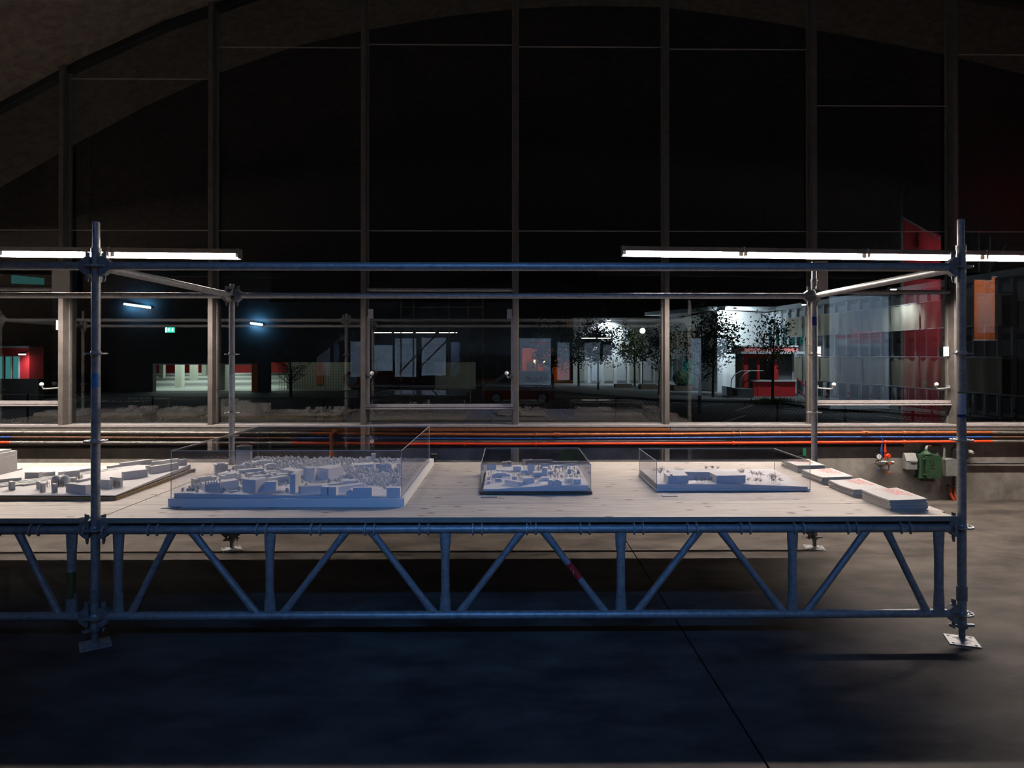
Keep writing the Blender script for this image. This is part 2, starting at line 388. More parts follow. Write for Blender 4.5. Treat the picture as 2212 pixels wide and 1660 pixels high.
def standard(x, y, ztop, label, spig=.15):
    t = thing('scaffold_standard', label, 'scaffold post', (x, y, 0))
    MB().lathe([(RT, .105), (RT, ztop - spig - .03), (.0265, ztop - spig - .02), (.0265, ztop - spig), (RT, ztop - spig)], (x, y, 0), 24).build('tube', 'galv', t, True)
    MB().lathe([(.0195, ztop - spig - .005), (.0195, ztop - .006), (.017, ztop)], (x, y, 0), 20).build('spigot', 'galv', t, True)
    MB().lathe([(.0285, .238), (.0285, .318), (.0245, .322)], (x, y, 0), 24).build('sleeve', 'galv_dark', t, True)
    if spig > .1: MB().lathe([(.004, -.0005), (.004, .0005)], (x - .004, y - .0193, ztop - .055), 10, 'y').build('pin_hole', 'black', t)
    for z in ZR:
        if z < ztop - spig + .02:
            o = bpy.data.objects.new('rosette', ROS); COL.objects.link(o); o.parent = t; o.location = (0, 0, z)
    return t
def shell(t, x, y, r, a0, a1, z0, z1, m, name='sticker', label=None, n=10):
    b = MB(); vs = []; fs = []
    for k in range(n + 1):
        a = math.radians(a0 + (a1 - a0) * k / n)
        for rr, z in ((r, z0), (r, z1), (r + .0006, z1), (r + .0006, z0)): vs.append((x + rr * math.cos(a), y + rr * math.sin(a), z))
    for k in range(n):
        for e in range(4): fs.append((4 * k + e, 4 * k + (e + 1) % 4, 4 * k + 4 + (e + 1) % 4, 4 * k + 4 + e))
    fs += [(0, 3, 2, 1), (4 * n, 4 * n + 1, 4 * n + 2, 4 * n + 3)]
    b.add(vs, fs); return b.build(name, m, t, label=label)
def base_jack(x, y, rz, label):
    t = thing('base_jack', label, 'base plate', (x, y, 0)); M = Matrix.Translation((x, y, 0)) @ Matrix.Rotation(rz, 4, 'Z')
    g = [-.078, -.063, -.049, .049, .063, .078]; b = MB(M)
    for i in range(5):
        for j in range(5):
            if i in (1, 3) and j in (1, 3): continue
            b.box(g[i], g[i + 1], g[j], g[j + 1], 0, .006)
    b.lathe([(.052, .006), (.03, .013), (.019, .02)], n=20)
    b.build('plate', 'galv', t)
    pr = []; z = .012
    while z < .112: pr += [(.0178, z), (.0178, z + .003), (.0155, z + .0042), (.0155, z + .0052)]; z += .0066
    MB(M).lathe(pr, n=18).build('spindle', 'galv_dark', t, True)
    n = MB(M).lathe([(.027, .078), (.030, .083), (.030, .103), (.027, .106)], n=20).build('nut', 'galv_dark', t, True)
    for s_ in (-1, 1): MB(M @ Matrix.Rotation(.35, 4, 'Z')).prism([(s_ * .026, -.012), (s_ * .068, -.010), (s_ * .072, .006), (s_ * .066, .012), (s_ * .026, .012)][::s_], .086, .099).build('lug', 'galv_dark', n)
    return t
POSTS = [(XA, D, 2.42, 'galvanised scaffold post at the far end of the railway model table, front row', .4),
         (XB, D, 2.416, 'front scaffold post with pale blue worn sticker, between the two table bays', .6),
         (XC, D, 2.44, 'front scaffold post with white worn label over a navy band, at the table end', -.35),
         (XA, B, 2.30, 'galvanised scaffold post at the far end of the railway model table, window side', .3),
         (XB, B, 2.262, 'rear scaffold post with tall white paper label, between the two table bays', .5),
         (XC, B, 2.457, 'rear scaffold post with small blue sticker, at the brochure end', -.25)]
PO = []
for x, y, zt, lb, rz in POSTS:
    PO.append(standard(x, y, zt, lb, .15 if zt > 2.3 else .06))
    base_jack(x, y, rz, 'square base plate with screw jack ' + {(XA,D):'under the front post furthest from the brochures',(XB,D):'under the front post with pale blue sticker',(XC,D):'under the front post with white label and navy band',(XA,B):'under the window side post furthest from the brochures',(XB,B):'under the rear post with tall white label',(XC,B):'under the rear post with small blue sticker'}[(x,y)])
shell(PO[1], XB, D, RT, -172, -8, 1.470, 1.550, 'sticker_blue', label='pale blue worn sticker')
shell(PO[2], XC, D, RT, -172, -50, 1.312, 1.430, 'sticker_white', label='white worn paper label')
shell(PO[2], XC, D, RT + .0004, -172, -50, 1.295, 1.312, 'sticker_navy', label='navy blue band')
shell(PO[2], XC, D, RT, -172, -60, 1.435, 1.443, 'olive', label='yellow tape strip')
shell(PO[5], XC, B, RT, -165, -15, 1.91, 1.985, 'sticker_navy', label='blue sticker')
shell(PO[4], XB, B, RT, -120, -25, 1.30, 1.495, 'sticker_white', label='white paper label')

HEAD = [(.026, .006), (.026, .046), (.040, .056), (.056, .050), (.086, .024), (.086, -.024), (.056, -.050), (.040, -.056), (.026, -.046), (.026, -.006), (.060, -.006), (.060, .006)]
def head(t, M, wd=.021):
    MB(M).prismY(HEAD, -wd, wd).build('wedge_head', 'galv_dark', t)
    MB(M).prismY([(.036, .078), (.060, .084), (.056, -.07), (.050, -.088), (.043, -.09), (.040, -.07)], -.004, .004).build('wedge', 'galv_dark', t)
def ledger(p, q, z, label):
    p, q = Vector((*p, z)), Vector((*q, z)); d = q - p; L = d.length; a = math.atan2(d.y, d.x)
    t = thing('scaffold_ledger', label, 'scaffold tube', p); M = Matrix.Translation(p) @ Matrix.Rotation(a, 4, 'Z')
    MB(M).tube([(.082, 0, 0), (L - .082, 0, 0)], RT, 20).build('tube', 'galv', t, True)
    head(t, M); head(t, Matrix.Translation(q) @ Matrix.Rotation(a + math.pi, 4, 'Z')); return t
zl = ZR[0]
ledger((XB, D), (XC, D), zl, 'long upper scaffold tube across the front of the city model bay')
ledger((XA, D), (XB, D), zl, 'long upper scaffold tube across the front of the railway model bay')
ledger((XB, B), (XC, B), zl, 'long upper scaffold tube across the rear of the city model bay')
ledger((XA, B), (XB, B), zl, 'long upper scaffold tube across the rear of the railway model bay')
ledger((XB, D), (XB, B), zl, 'short cross tube joining the two posts between the table bays')
ledger((XC, D), (XC, B), zl, 'short cross tube joining the two posts at the brochure end')
ledger((XA, D), (XA, B), zl, 'short cross tube at the far end of the railway model table')

# lattice girders ------------------------------------------------------------
GV = [256, 583, 962, 1341, 1712, 2028]
GD = [(284, 373), (554, 415), (612, 748), (937, 802), (993, 1128), (1307, 1174), (1375, 1511), (1690, 1557), (1742, 1872), (2001, 1915)]   # foot, head in photo pixels of the front girder
ZT, ZB = .655, .163
gv = [onY(p, 1230, D).x - XB for p in GV]; gd = [(onY(a, 1320, D).x - XB, onY(b_, 1152, D).x - XB) for a, b_ in GD]
def girder(x0, y, label, marks=None):
    t = thing('lattice_girder', label, 'lattice girder', (x0, y, ZB)); L = XC - XB
    T = Matrix.Translation
    tc = MB().tube([(x0 + .08, y, ZT), (x0 + L - .08, y, ZT)], .0245, 20)
    tc.build('top_chord', 'galv', t, True)
    MB().tube([(x0 + .08, y, ZB), (x0 + L - .08, y, ZB)], RT, 20).build('bottom_chord', 'galv', t, True)
    for i, g in enumerate(gv):
        x = x0 + g; h0, h1 = ZB + .015, ZT - .015; hs = [h0, h0 + .06, h0 + .13, h1 - .13, h1 - .06, h1]
        rr = [(.033, .016), (.031, .017), (.0243, .0243), (.0243, .0243), (.031, .017), (.033, .016)]
        rr = [(b2, a2) for a2, b2 in rr]
        o = MB().tube([(x, y, h) for h in hs], rr, 16).build('post', 'galv', t, True)
        if marks == 'olive' and i == 5: shell(o, x, y, .0246, -180, 0, .27, .42, 'olive', 'paint_stain', 'olive green paint stain')
    for i, (a, b_) in enumerate(gd):
        p, q = Vector((x0 + a, y, ZB + .012)), Vector((x0 + b_, y, ZT - .012))
        o = MB().tube([p, p.lerp(q, .12), p.lerp(q, .25), p.lerp(q, .75), p.lerp(q, .88), q], [(.016, .024), (.018, .0215), .0195, .0195, (.018, .0215), (.016, .024)], 16).build('diagonal', 'galv', t, True)
        if marks == 'tape' and i == 5:
            c0, c1 = p.lerp(q, .42), p.lerp(q, .60); d = (c1 - c0).normalized()
            tp = MB().tube([c0, c1], .0201, 16).build('tape', 'tape_red', o, True, label='red adhesive tape with white scuffs')
            for k, (f0, f1, w_) in enumerate(((.45, .62, .003), (.60, .80, .004), (.30, .42, .003))):
                e0, e1 = c0.lerp(c1, f0), c0.lerp(c1, f1)
                MB().box(e0.x - w_ - .006 * k, e1.x + w_ - .004 * k, y - .0216, y - .0196, min(e0.z, e1.z), max(e0.z, e1.z)).build('scuff', 'sticker_white', o)
    for z in (ZT, ZB):
        for x, a in ((x0, 0), (x0 + L, math.pi)): head(t, T((x, y, z + (.008 if z == ZT else 0))) @ Matrix.Rotation(a, 4, 'Z'))
    return t
girder(XB, D, 'front lattice girder with a red tape patch, under the city model bay', 'tape')
girder(XA, D, 'front lattice girder with an olive stain, under the railway model bay', 'olive')
girder(XB, B, 'rear lattice girder under the city model bay')
girder(XA, B, 'rear lattice girder under the railway model bay')

# steel planks hung on the girders, their claws show on the front chord
NPL = 16; pw = (XC - XB - .055) / NPL
def claw(b, x, yc, s_):
    pts = [(x, yc + s_ * .05, .672)] + [(x, yc + s_ * .0315 * math.cos(math.radians(a)), ZT + .0315 * math.sin(math.radians(a))) for a in (40, 65, 90, 115, 140, 165, 190, 215, 235)]
    b.tube(pts, .0070, 6)
first = None
for bay in (XB, XA):
    for k in range(NPL):
        xx = bay + .0275 + pw * (k + .5)
        if first is None:
            t = thing('steel_plank', 'steel scaffold plank under the wooden table top, claws hooked on the girders', 'scaffold plank', (xx, (D + B) / 2, .64), 'steel planks carrying the table')
            b = MB().box(xx - .149, xx + .149, D + .05, B - .05, .688, .6965); b.box(xx - .149, xx - .144, D + .05, B - .05, .640, .688); b.box(xx + .144, xx + .149, D + .05, B - .05, .640, .688)
            b.build('deck', 'galv_dark', t)
            for ye in (D + .044, B - .05): MB().box(xx - .151, xx + .151, ye, ye + .006, .636, .6968).build('end_plate', 'iron', t)
            for yc, s_ in ((D, 1), (B, -1)):
                for dx in (-.128, .128):
                    c = MB(); claw(c, xx + dx, yc, s_); c.build('claw', 'alu', t, True)
            first = t
        else: copy_tree(first, (xx, (D + B) / 2, .64))

# wooden table boards
TT = .727
YS = [D - .02, 4.243, 4.755, 5.27, 5.93]
LB = ['front', 'second', 'third', 'rear']
for bay, x0, x1 in (('city', XB + .034, XC - .034), ('railway', XA + .03, XB + .026)):
    for k in range(4):
        y0, y1 = YS[k] + (.002 if k else 0), YS[k + 1] - .002
        pts = [(x0, y0), (x1, y0), (x1, y1), (x0, y1)]
        if bay == 'railway' and k == 0: pts = [(x0, y0), (XB - .088, y0), (XB - .066, y0 + .03), (XB - .03, D + .05), (x1, D + .05), (x1, y1), (x0, y1)]
        if bay == 'railway' and k == 3: pts = [(x0, y0), (x1, y0), (x1, B - .05), (XB - .035, B - .05), (XB - .05, B - .02), (XB - .05, y1), (x0, y1)]
        if bay == 'city' and k == 0: pts = [(x0, y0), (x1, y0), (x1, y0 + .045), (x1 - .03, y0 + .05), (x1 - .03, y0 + .11), (x1, y0 + .12), (x1, y1), (x0, y1)]
        b = MB().prism(pts, .698, TT).build('table_board', 'spruce', org=((x0 + x1) / 2, (y0 + y1) / 2, .698))
        b.data.materials.append(MAT['spruce_edge'])
        for p in b.data.polygons:
            if abs(p.normal.z) < .5: p.material_index = 1
        tag(b, '%s knotty pale spruce board of the table under the %s models' % (LB[k], bay), 'table board', 'spruce boards forming the table top')
# ---------------------------------------------------------------- fluorescent battens hanging over the rear of the table
YL = 7.0
def batten(p, q, label, group, wires=True, Y=YL, face=-1, m='tube_warm'):
    t = thing('fluorescent_batten', label, 'light fitting', ((p[0] + q[0]) / 2, Y, (p[1] + q[1]) / 2), group)
    L = q[0] - p[0]; sl = (q[1] - p[1]) / L
    M = Matrix(((1, 0, 0, p[0]), (0, 1, 0, Y), (sl, 0, 1, p[1]), (0, 0, 0, 1)))
    f = face      # side on which the reflector is open
    MB(M).box(.0, L, -.045, .045, .030, .062).build('housing', 'alu_dark', t)
    MB(M).box(.0, L, f * .0455 - .0015, f * .0455 + .0015, .014, .031).build('front_lip', 'alu_dark', t)  # added lip, cuts off light rising towards the vault
    MB(M).prismX([(-f * .045, .030), (-f * .052, .026), (-f * .058, -.029), (-f * .046, -.033), (-f * .052, -.026), (-f * .048, .026)], 0, L).build('reflector', 'whitepaint', t)
    MB(M).tube([(.045, 0, 0), (L - .045, 0, 0)], .0105, 10).build('tube', m, t, True)
    for x in (.004, L - .045): MB(M).rbox(x, x + .04, -.016, .016, -.016, .031, .006).build('lamp_holder', 'whitepaint', t)
    for x in (-.001, L - .004): MB(M).box(x, x + .005, -.052, .06, -.034, .068).build('end_cap', 'alu', t)
    if wires:
        for x in (L * .2, L * .8):
            X = p[0] + x; z = p[1] + sl * x
            MB().tube([(X, Y, z + .06), (X, Y, vz(X) + .02)], .0009, 5).build('hanging_wire', 'black', t)
    return t
seq = [onY(*p, YL) for p in ((-275, 543.5), (-2, 547), (240, 549.5), (519, 552.5))]
ORD = ['first', 'second', 'third', 'fourth', 'fifth']
for i, (a, b_) in enumerate(zip(seq, seq[1:])): batten((a.x + .002, a.z), (b_.x - .002, b_.z), ORD[2 - i] + ' fluorescent batten from the dark gap, row over the railway model', 'battens over the railway model table')
seq = [onY(*p, YL) for p in ((1343, 546), (1605, 549.5), (1870, 553), (2125, 556), (2390, 559))]
for i, (a, b_) in enumerate(zip(seq, seq[1:])): batten((a.x + .002, a.z), (b_.x - .002, b_.z), ORD[i] + ' fluorescent batten from the dark gap, row over the brochure end', 'battens over the brochure end')
x = seq[0].x
for k, px in enumerate(((-548, 540), (-821, 536.5))):
    a = onY(px[0], px[1], YL); batten((a.x, a.z), (a.x + 1.19, a.z - .01), ORD[3 + k] + ' fluorescent batten from the dark gap, row over the railway model', 'battens over the railway model table')
# ---------------------------------------------------------------- pipes and gear on the low wall
YP = YW - .05
def pipe_run(pts, cuts, r, label, couplings, y=YP):
    """pts: photo pixels of the pipe axis; cuts: [(px_end, material)] sections from left to right"""
    P = [onY(px, py, y) for px, py in pts]
    P = [Vector((-9.5, y, P[0].z))] + P + [Vector((10.5, y, P[-1].z))]
    def at(x):
        for a, b_ in zip(P, P[1:]):
            if a.x <= x <= b_.x: return a.lerp(b_, (x - a.x) / (b_.x - a.x))
        return P[-1]
    t = thing('water_pipe', label, 'pipe', (0, y, P[0].z)); x0 = -9.5
    for pxe, m in cuts:
        x1 = 10.5 if pxe is None else onY(pxe, 945, y).x
        pl = [at(x0)] + [p for p in P if x0 < p.x < x1] + [at(x1)]
        MB().tube(pl, r, 12).build('pipe_section', m, t, True); x0 = x1
    for px, m, kind in couplings:
        p = at(onY(px, 945, y).x)
        if kind == 'clamp':
            b = MB().lathe([(r + .001, -.006), (r + .006, -.005), (r + .006, .005), (r + .001, .006)], p, 14, 'x'); b.box(p.x - .005, p.x + .005, p.y, YW - .0005, p.z + r, p.z + r + .012); b.build('pipe_clamp', m, t, True)
        elif kind == 'tee':
            b = MB().lathe([(r, -.035), (r + .007, -.03), (r + .007, .03), (r, .035)], p, 14, 'x'); b.lathe([(.016, -.036), (.016, -.018), (.012, 0)], p, 12, 'y'); o = b.build('tee', m, t, True)
            MB().lathe([(.009, -.0375), (.009, -.036)], p, 12, 'y').build('bore', 'black', o)
        else: MB().lathe([(r, -.014), (r + .006, -.010), (r + .008, 0), (r + .006, .010), (r, .014)], p, 14, 'x').build('coupling', m, t, True)
    return t
pipe_run([(0, 934.5), (600, 936), (1100, 940), (1450, 938.5), (1700, 936), (2142, 935), (2212, 935.5)], [(672, 'pipe_bare'), (2142, 'pipe_brown'), (None, 'pipe_bare')], .0165, 'uppermost pipe on the low wall, orange brown with bare grey ends',
         [(52, 'pipe_bare', 'clamp'), (303, 'pipe_bare', 'clamp'), (1158, 'pipe_brown', 'c'), (1203, 'pipe_brown', 'tee'), (1584, 'pipe_brown', 'c'), (1598, 'pipe_bare', 'clamp'), (1683, 'pipe_bare', 'clamp'), (1868, 'pipe_brown', 'tee'), (1953, 'pipe_brown', 'c'), (2023, 'pipe_bare', 'clamp')])
pipe_run([(0, 945), (1100, 948.3), (1450, 946.7), (1700, 945), (2142, 945)], [(28, 'pipe_blue'), (636, 'pipe_rust'), (2142, 'pipe_blue'), (None, 'pipe_rust')], .0115, 'thin blue painted pipe between the brown and the red pipes',
         [(1168, 'pipe_blue', 'clamp'), (1903, 'pipe_blue', 'c'), (1958, 'pipe_blue', 'clamp')])
pipe_run([(0, 956.5), (600, 957.5), (1100, 960), (1450, 958.3), (1700, 957), (2142, 954)], [(22, 'pipe_red'), (632, 'pipe_bare'), (2142, 'pipe_red'), (None, 'pipe_bare')], .0165, 'bright red pipe, lowest of the three on the wall',
         [(47, 'pipe_bare', 'clamp'), (1003, 'pipe_red', 'c'), (1158, 'pipe_red', 'c'), (1584, 'pipe_red', 'c'), (1912, 'pipe_red', 'c'), (1953, 'pipe_red', 'c')])
z = onY(800, 966.5, YW).z
t = thing('cable_conduit', 'black cable conduit running under the red pipe', 'conduit', (0, YW, z))
MB().tube([(-9.5, YW - .016, z), (onY(1950, 960, YW).x, YW - .016, z + .008)], .0125, 10).build('conduit', 'blackrub', t, True)
for px in (124, 174, 320, 1225, 1405, 1430, 1512, 1595):
    p = onY(px, 966, YW); MB().box(p.x - .006, p.x + .006, YW - .032, YW - .001, z + .012, z + .028).build('saddle', 'galv_dark', t)
# orange brown elbow dropping behind the big city model
p = onY(716, 936, YP - .03)
t = MB().tube([(p.x + .05, p.y + .02, p.z + .005), (p.x + .02, p.y, p.z + .01), (p.x, p.y, p.z - .02), (p.x, p.y, p.z - .25), (p.x, YW - .01, p.z - .28)], .02, 12).build('pipe_elbow', 'pipe_brown', None, True, org=(p.x, p.y, p.z - .25))
tag(t, 'orange brown pipe elbow dropping down the wall behind the big city model', 'pipe')
# manifold
YM = YW - .055
def W(px, py, y=YM): return onY(px, py, y)
m0, m1 = W(1888, 1000.5), W(1930, 1000); c = W(1909, 1000)
t = thing('pressure_manifold', 'nickel manifold with gauge fed by a blue hose and a red pipe', 'manifold', (c.x, YM, c.z))
MB().lathe([(.012, m0.x - c.x), (.016, m0.x - c.x + .004), (.016, m0.x - c.x + .022), (.026, m0.x - c.x + .03), (.030, -.055), (.026, -.050), (.030, -.04), (.030, .0), (.027, .004), (.030, .01), (.030, .05), (.025, .058), (.025, m1.x - c.x - .02), (.017, m1.x - c.x - .015), (.017, m1.x - c.x)], c, 18, 'x').build('body', 'nickel', t, True)
MB().box(c.x - .04, c.x + .04, YM, YW, c.z - .012, c.z + .012).build('bracket', 'iron', t)
for px, m_ in ((1912, 'black'), (1919, 'pipe_red')):
    q = W(px, 1001); MB().lathe([(.011, -.034), (.011, -.026), (.009, 0)], q, 10, 'y').build('outlet', m_, t)
h = [W(1903, 945, YP), W(1906.5, 950), W(1905, 962), W(1903.5, 972), W(1904.5, 982), W(1904.5, 993)]
MB().tube(h, .0085, 10).build('hose', 'pipe_blue', t, True, label='blue hose')
a, b_ = W(1904, 970), W(1904, 977); MB().tube([a, b_], .0125, 10).build('hose_fitting', 'pipe_blue', t, True)
MB().tube([W(1912, 955, YP), W(1912, 962), W(1912, 993)], .0105, 10).build('riser', 'pipe_red', t, True, label='red riser pipe')
a, b_ = W(1912, 973), W(1912, 977); MB().tube([a, b_], .0185, 10).build('riser_nut', 'pipe_red', t, True)
q = W(1897.5, 986.5, YM - .02); g = MB().lathe([(.033, .02), (.033, -.012), (.029, -.014)], q, 20, 'y').build('gauge', 'black', t, True)
MB().lathe([(.027, -.0155), (.027, -.0142)], q, 20, 'y').build('dial', 'dial', g); MB().box(q.x - .001, q.x + .0015, q.y - .017, q.y - .0156, q.z - .012, q.z + .018).build('needle', 'black', g)
MB().tube([(q.x, q.y + .01, q.z - .03), (q.x, YM, c.z + .02)], .006, 8).build('gauge_stem', 'nickel', t)
q = W(1919.5, 985.5, YM - .02); MB().lathe([(.012, .02), (.026, .012), (.026, -.004), (.02, -.012)], q, 16, 'y').build('hand_wheel', 'pipe_red', t, True); MB().tube([(q.x, q.y + .015, q.z), (q.x, YM, c.z + .02)], .006, 8).build('valve_stem', 'nickel', t)
for px, yb, m_ in ((1898.5, 1017, 'pipe_blue'), (1920.5, 1022, 'pipe_red')):
    o = MB().tube([W(px, 1004), W(px, yb - 3)], .010, 10).build('drain', 'eq_grey', t, True); MB().tube([W(px, yb - 3), W(px, yb)], .0135, 10).build('drain_cap', m_, o, True)
# grey meter box with slanted lid
a, b_ = W(1948.5, 978, YW), W(1972, 1012, YW); yf = YW - .09
t = thing('meter_box', 'small grey box with slanted lid, between the manifold and the green switch box', 'box', ((a.x + b_.x) / 2, YW, b_.z))
zm = a.z - .085
MB().rbox(a.x, b_.x, yf, YW, b_.z, zm, .008).build('body', 'eq_grey', t, True)
MB().prismX([(yf - .004, zm + .002), (YW, zm + .002), (YW, a.z), (yf + .055, a.z), (yf + .045, a.z - .004)], a.x - .002, b_.x + .002).build('lid', 'eq_grey', t)
MB().box((a.x + b_.x) / 2 - .02, b_.x - .01, yf - .009, yf - .002, zm - .012, zm + .006).build('clasp', 'galv', t)
# green switch box marked 25
a, b_ = W(1976, 980, YW), W(2019, 1031, YW); yf = YW - .13; xm = (a.x + b_.x) / 2
t = thing('switch_box', 'green cast iron switch box marked 2 5 on the concrete wall', 'switch box', (xm, YW, b_.z))
MB().rbox(a.x, b_.x - .012, yf + .03, YW, b_.z, a.z, .02).build('body', 'eq_dkgreen', t, True)
dl = a.x + .055
door = MB(Matrix.Translation((0, 0, 0))).prismY([(dl, b_.z + .02), (dl + .015, b_.z + .005), (b_.x - .015, b_.z + .005), (b_.x, b_.z + .02), (b_.x, a.z - .025), (b_.x - .015, a.z - .012), (dl + .015, a.z - .012), (dl, a.z - .025)], yf, yf + .045).build('door', 'eq_green', t)
for zz in (a.z - .05, b_.z + .05): MB().tube([(dl - .028, yf + .02, zz), (dl + .012, yf + .006, zz)], .010, 8).build('hinge', 'eq_dkgreen', door, True)
MB().tube([(dl - .02, yf + .018, b_.z + .04), (dl - .02, yf + .018, a.z - .04)], .004, 6).build('hinge_pin', 'black', door)
Mx = Matrix.Translation((dl + .03, yf - .0006, a.z - .088)) @ Matrix.Rotation(math.pi / 2, 4, 'X')
lettering('2 5', .048, Mx, 'black_ink', door, bold=.0012, name='number', label='stencilled number 2 5')
np_ = MB().box(dl + .053, dl + .092, yf - .002, yf, a.z - .150, a.z - .106).build('nameplate', 'black', door)
MB().box(dl + .056, dl + .09, yf - .0026, yf - .002, a.z - .139, a.z - .136).build('print_line', 'galv', door)
MB().rbox(a.x + .05, b_.x - .05, yf + .04, YW, b_.z - .035, b_.z, .01).build('base_skirt', 'black', t)
MB().lathe([(.062, 0), (.062, .008), (.045, .02), (.022, .038), (.016, .06)], (xm - .02, YW - .06, a.z), 18).build('cable_gland', 'eq_dkgreen', t, True)
for xx, zz in ((a.x - .008, a.z - .012), (a.x - .008, b_.z + .012), (b_.x + .004, b_.z + .02)): MB().lathe([(.012, -.03), (.012, 0)], (xx, YW, zz), 10, 'y').build('fixing_lug', 'eq_dkgreen', t)
# conduit arch from the switch box to the junction box
gx, gz = xm - .02, a.z + .055
t = thing('conduit_arch', 'dark armoured conduit arching from the green switch box to the grey junction box', 'conduit', (gx, YW - .05, gz))
s_ = [(gx, YW - .06, gz), (gx + .01, YW - .05, gz + .025), (gx + .03, YW - .04, gz + .038)]
MB().tube(s_, .013, 10).build('sweep', 'eq_grey', t, True)
e = W(2028, 962, YW); MB().tube([s_[-1], (e.x, YW - .03, s_[-1][2] + .002)], .0145, 10).build('sleeve', 'blackrub', t, True)
for f in (.06, .85): q = Vector(s_[-1]).lerp(Vector((e.x, YW - .03, s_[-1][2])), f); MB().tube([(q.x, q.y, q.z), (q.x + .025, q.y, q.z)], .0155, 10).build('red_collar', 'cond_red', t, True)
j = W(2039.5, 988, YW - .03)
MB().tube([(e.x, YW - .03, s_[-1][2]), (e.x + .03, YW - .03, s_[-1][2] - .01), (j.x, YW - .03, s_[-1][2] - .05), (j.x, YW - .03, j.z - .02)], .0125, 10).build('sweep', 'eq_grey', t, True)
# grey junction box
a, b_ = W(2031, 991.5, YW), W(2060, 1026, YW); yf = YW - .10
t = thing('junction_box', 'grey junction box beside the green switch box', 'box', ((a.x + b_.x) / 2, YW, b_.z))
MB().rbox(a.x - .02, b_.x - .012, yf + .02, YW, b_.z, a.z, .006).build('body', 'eq_grey', t, True)
MB().prismY([(a.x, b_.z), (b_.x, b_.z), (b_.x, a.z - .004), (a.x, a.z - .004)], yf, yf + .02).build('cover', 'eq_grey', t)
MB().prism([(a.x - .03, YW), (a.x - .012, yf), (b_.x + .004, yf), (b_.x - .005, YW)], a.z - .003, a.z + .006).build('lid', 'galv_dark', t)
q = W(2024, 985, YW - .05); MB().prismY([(q.x - .012, q.z - .04), (q.x + .006, q.z - .045), (q.x + .016, q.z + .03), (q.x, q.z + .034)], q.y - .01, q.y + .01).build('lever', 'iron', t); MB().tube([(q.x - .03, q.y, q.z - .04), (q.x + .05, q.y + .02, q.z - .05)], .008, 8).build('lever_shaft', 'iron', t)
# small print 2 on the wall above the junction box
Mx = Matrix.Translation((W(2030, 980, YW).x, YW - .0012, W(2030, 981, YW).z)) @ Matrix.Rotation(math.pi / 2, 4, 'X')
lettering('2', .035, Mx, 'black_ink', wl, name='stencil_number', label='stencilled number 2')
# feeds down to the floor
q0 = W(2042, 1026, YW - .04); r1, r2 = W(2053, 1049, YW - .03), W(2061, 1056, YW - .03)
t = thing('floor_conduit', 'pair of red floor conduits with grey feed under the junction box', 'conduit', (r1.x, YW, 0))
MB().tube([q0, (q0.x + .005, q0.y, q0.z - .03), (q0.x + .03, q0.y, q0.z - .07), (r1.x - .005, r1.y, r1.z + .02), (r1.x, r1.y, r1.z)], .0085, 8).build('feed', 'eq_grey', t, True)
MB().tube([(r2.x - .004, YW - .03, q0.z), (r2.x, r2.y, r2.z)], .012, 8).build('feed', 'black', t, True)
for q in (r1, r2): MB().tube([(q.x, q.y, q.z + .004), (q.x, q.y, .07), (q.x + .012, q.y - .012, .03), (q.x + .03, q.y - .03, 0)], .0165, 10).build('red_conduit', 'cond_red', t, True)
MB().box(r1.x - .035, r2.x + .025, YW - .052, YW - .01, .155, .162).build('saddle', 'iron', t)
# dark motor housing behind the post, pipe to the right
a, b_ = W(2054, 969, YW), W(2080, 989, YW)
t = thing('motor_housing', 'black ribbed housing on the wall behind the front post', 'housing', ((a.x + b_.x) / 2, YW, b_.z))
MB().rbox(a.x, b_.x, YW - .11, YW, b_.z, a.z, .02).build('body', 'black', t, True)
for k in range(6): xx = a.x + .012 + k * .02; MB().box(xx, xx + .006, YW - .118, YW - .11, b_.z + .01, a.z - .015).build('rib', 'black', t)
MB().lathe([(.03, 0), (.022, .02), (.012, .035)], ((a.x + b_.x) / 2 - .01, YW - .055, a.z), 14).build('cap', 'eq_grey', t, True)
q = W(2091, 977, YW); o = MB().lathe([(.03, 0), (.03, -.05), (.024, -.07), (.012, -.08)], q, 16, 'y').build('bulkhead_lamp', 'eq_grey', None, True, org=q); tag(o, 'round grey unlit bulkhead lamp right of the black housing', 'lamp')
q = W(2088, 1000, YW); o = MB().tube([(q.x, YW - .025, q.z), (9, YW - .025, q.z - .01)], .013, 10).build('wall_pipe', 'iron', None, True, org=(q.x, YW, q.z)); tag(o, 'single dark iron pipe on the bare concrete past the table end', 'pipe')
# green hose reel half hidden behind the small model case
q = onY(1236, 1005, YW - .08); t = thing('hose_reel', 'dark green round hose reel on the wall behind the small city model', 'hose reel', (q.x, YW, q.z - .19))
MB().lathe([(.19, 0), (.19, -.012), (.17, -.014), (.05, -.014), (.045, -.03)], q, 28, 'y').build('disc', 'eq_dkgreen', t, True); MB().lathe([(.13, .07), (.13, 0)], q, 24, 'y').build('drum', 'black', t, True)
# bright green lever by the rear post
q = onY(1738, 977, YW - .06); t = thing('valve_lever', 'bright green lever valve on the wall behind the furthest brochures', 'valve', (q.x, YW, q.z - .07))
MB().box(q.x - .017, q.x + .017, q.y, q.y + .012, q.z - .045, q.z + .045).build('lever', 'reelgreen', t); MB().box(q.x - .06, q.x + .0, q.y + .01, YW, q.z - .085, q.z - .04).build('body', 'black', t); MB().box(q.x - .02, q.x + .01, q.y + .005, q.y + .03, q.z - .07, q.z - .04).build('stem', 'eq_dkgreen', t)
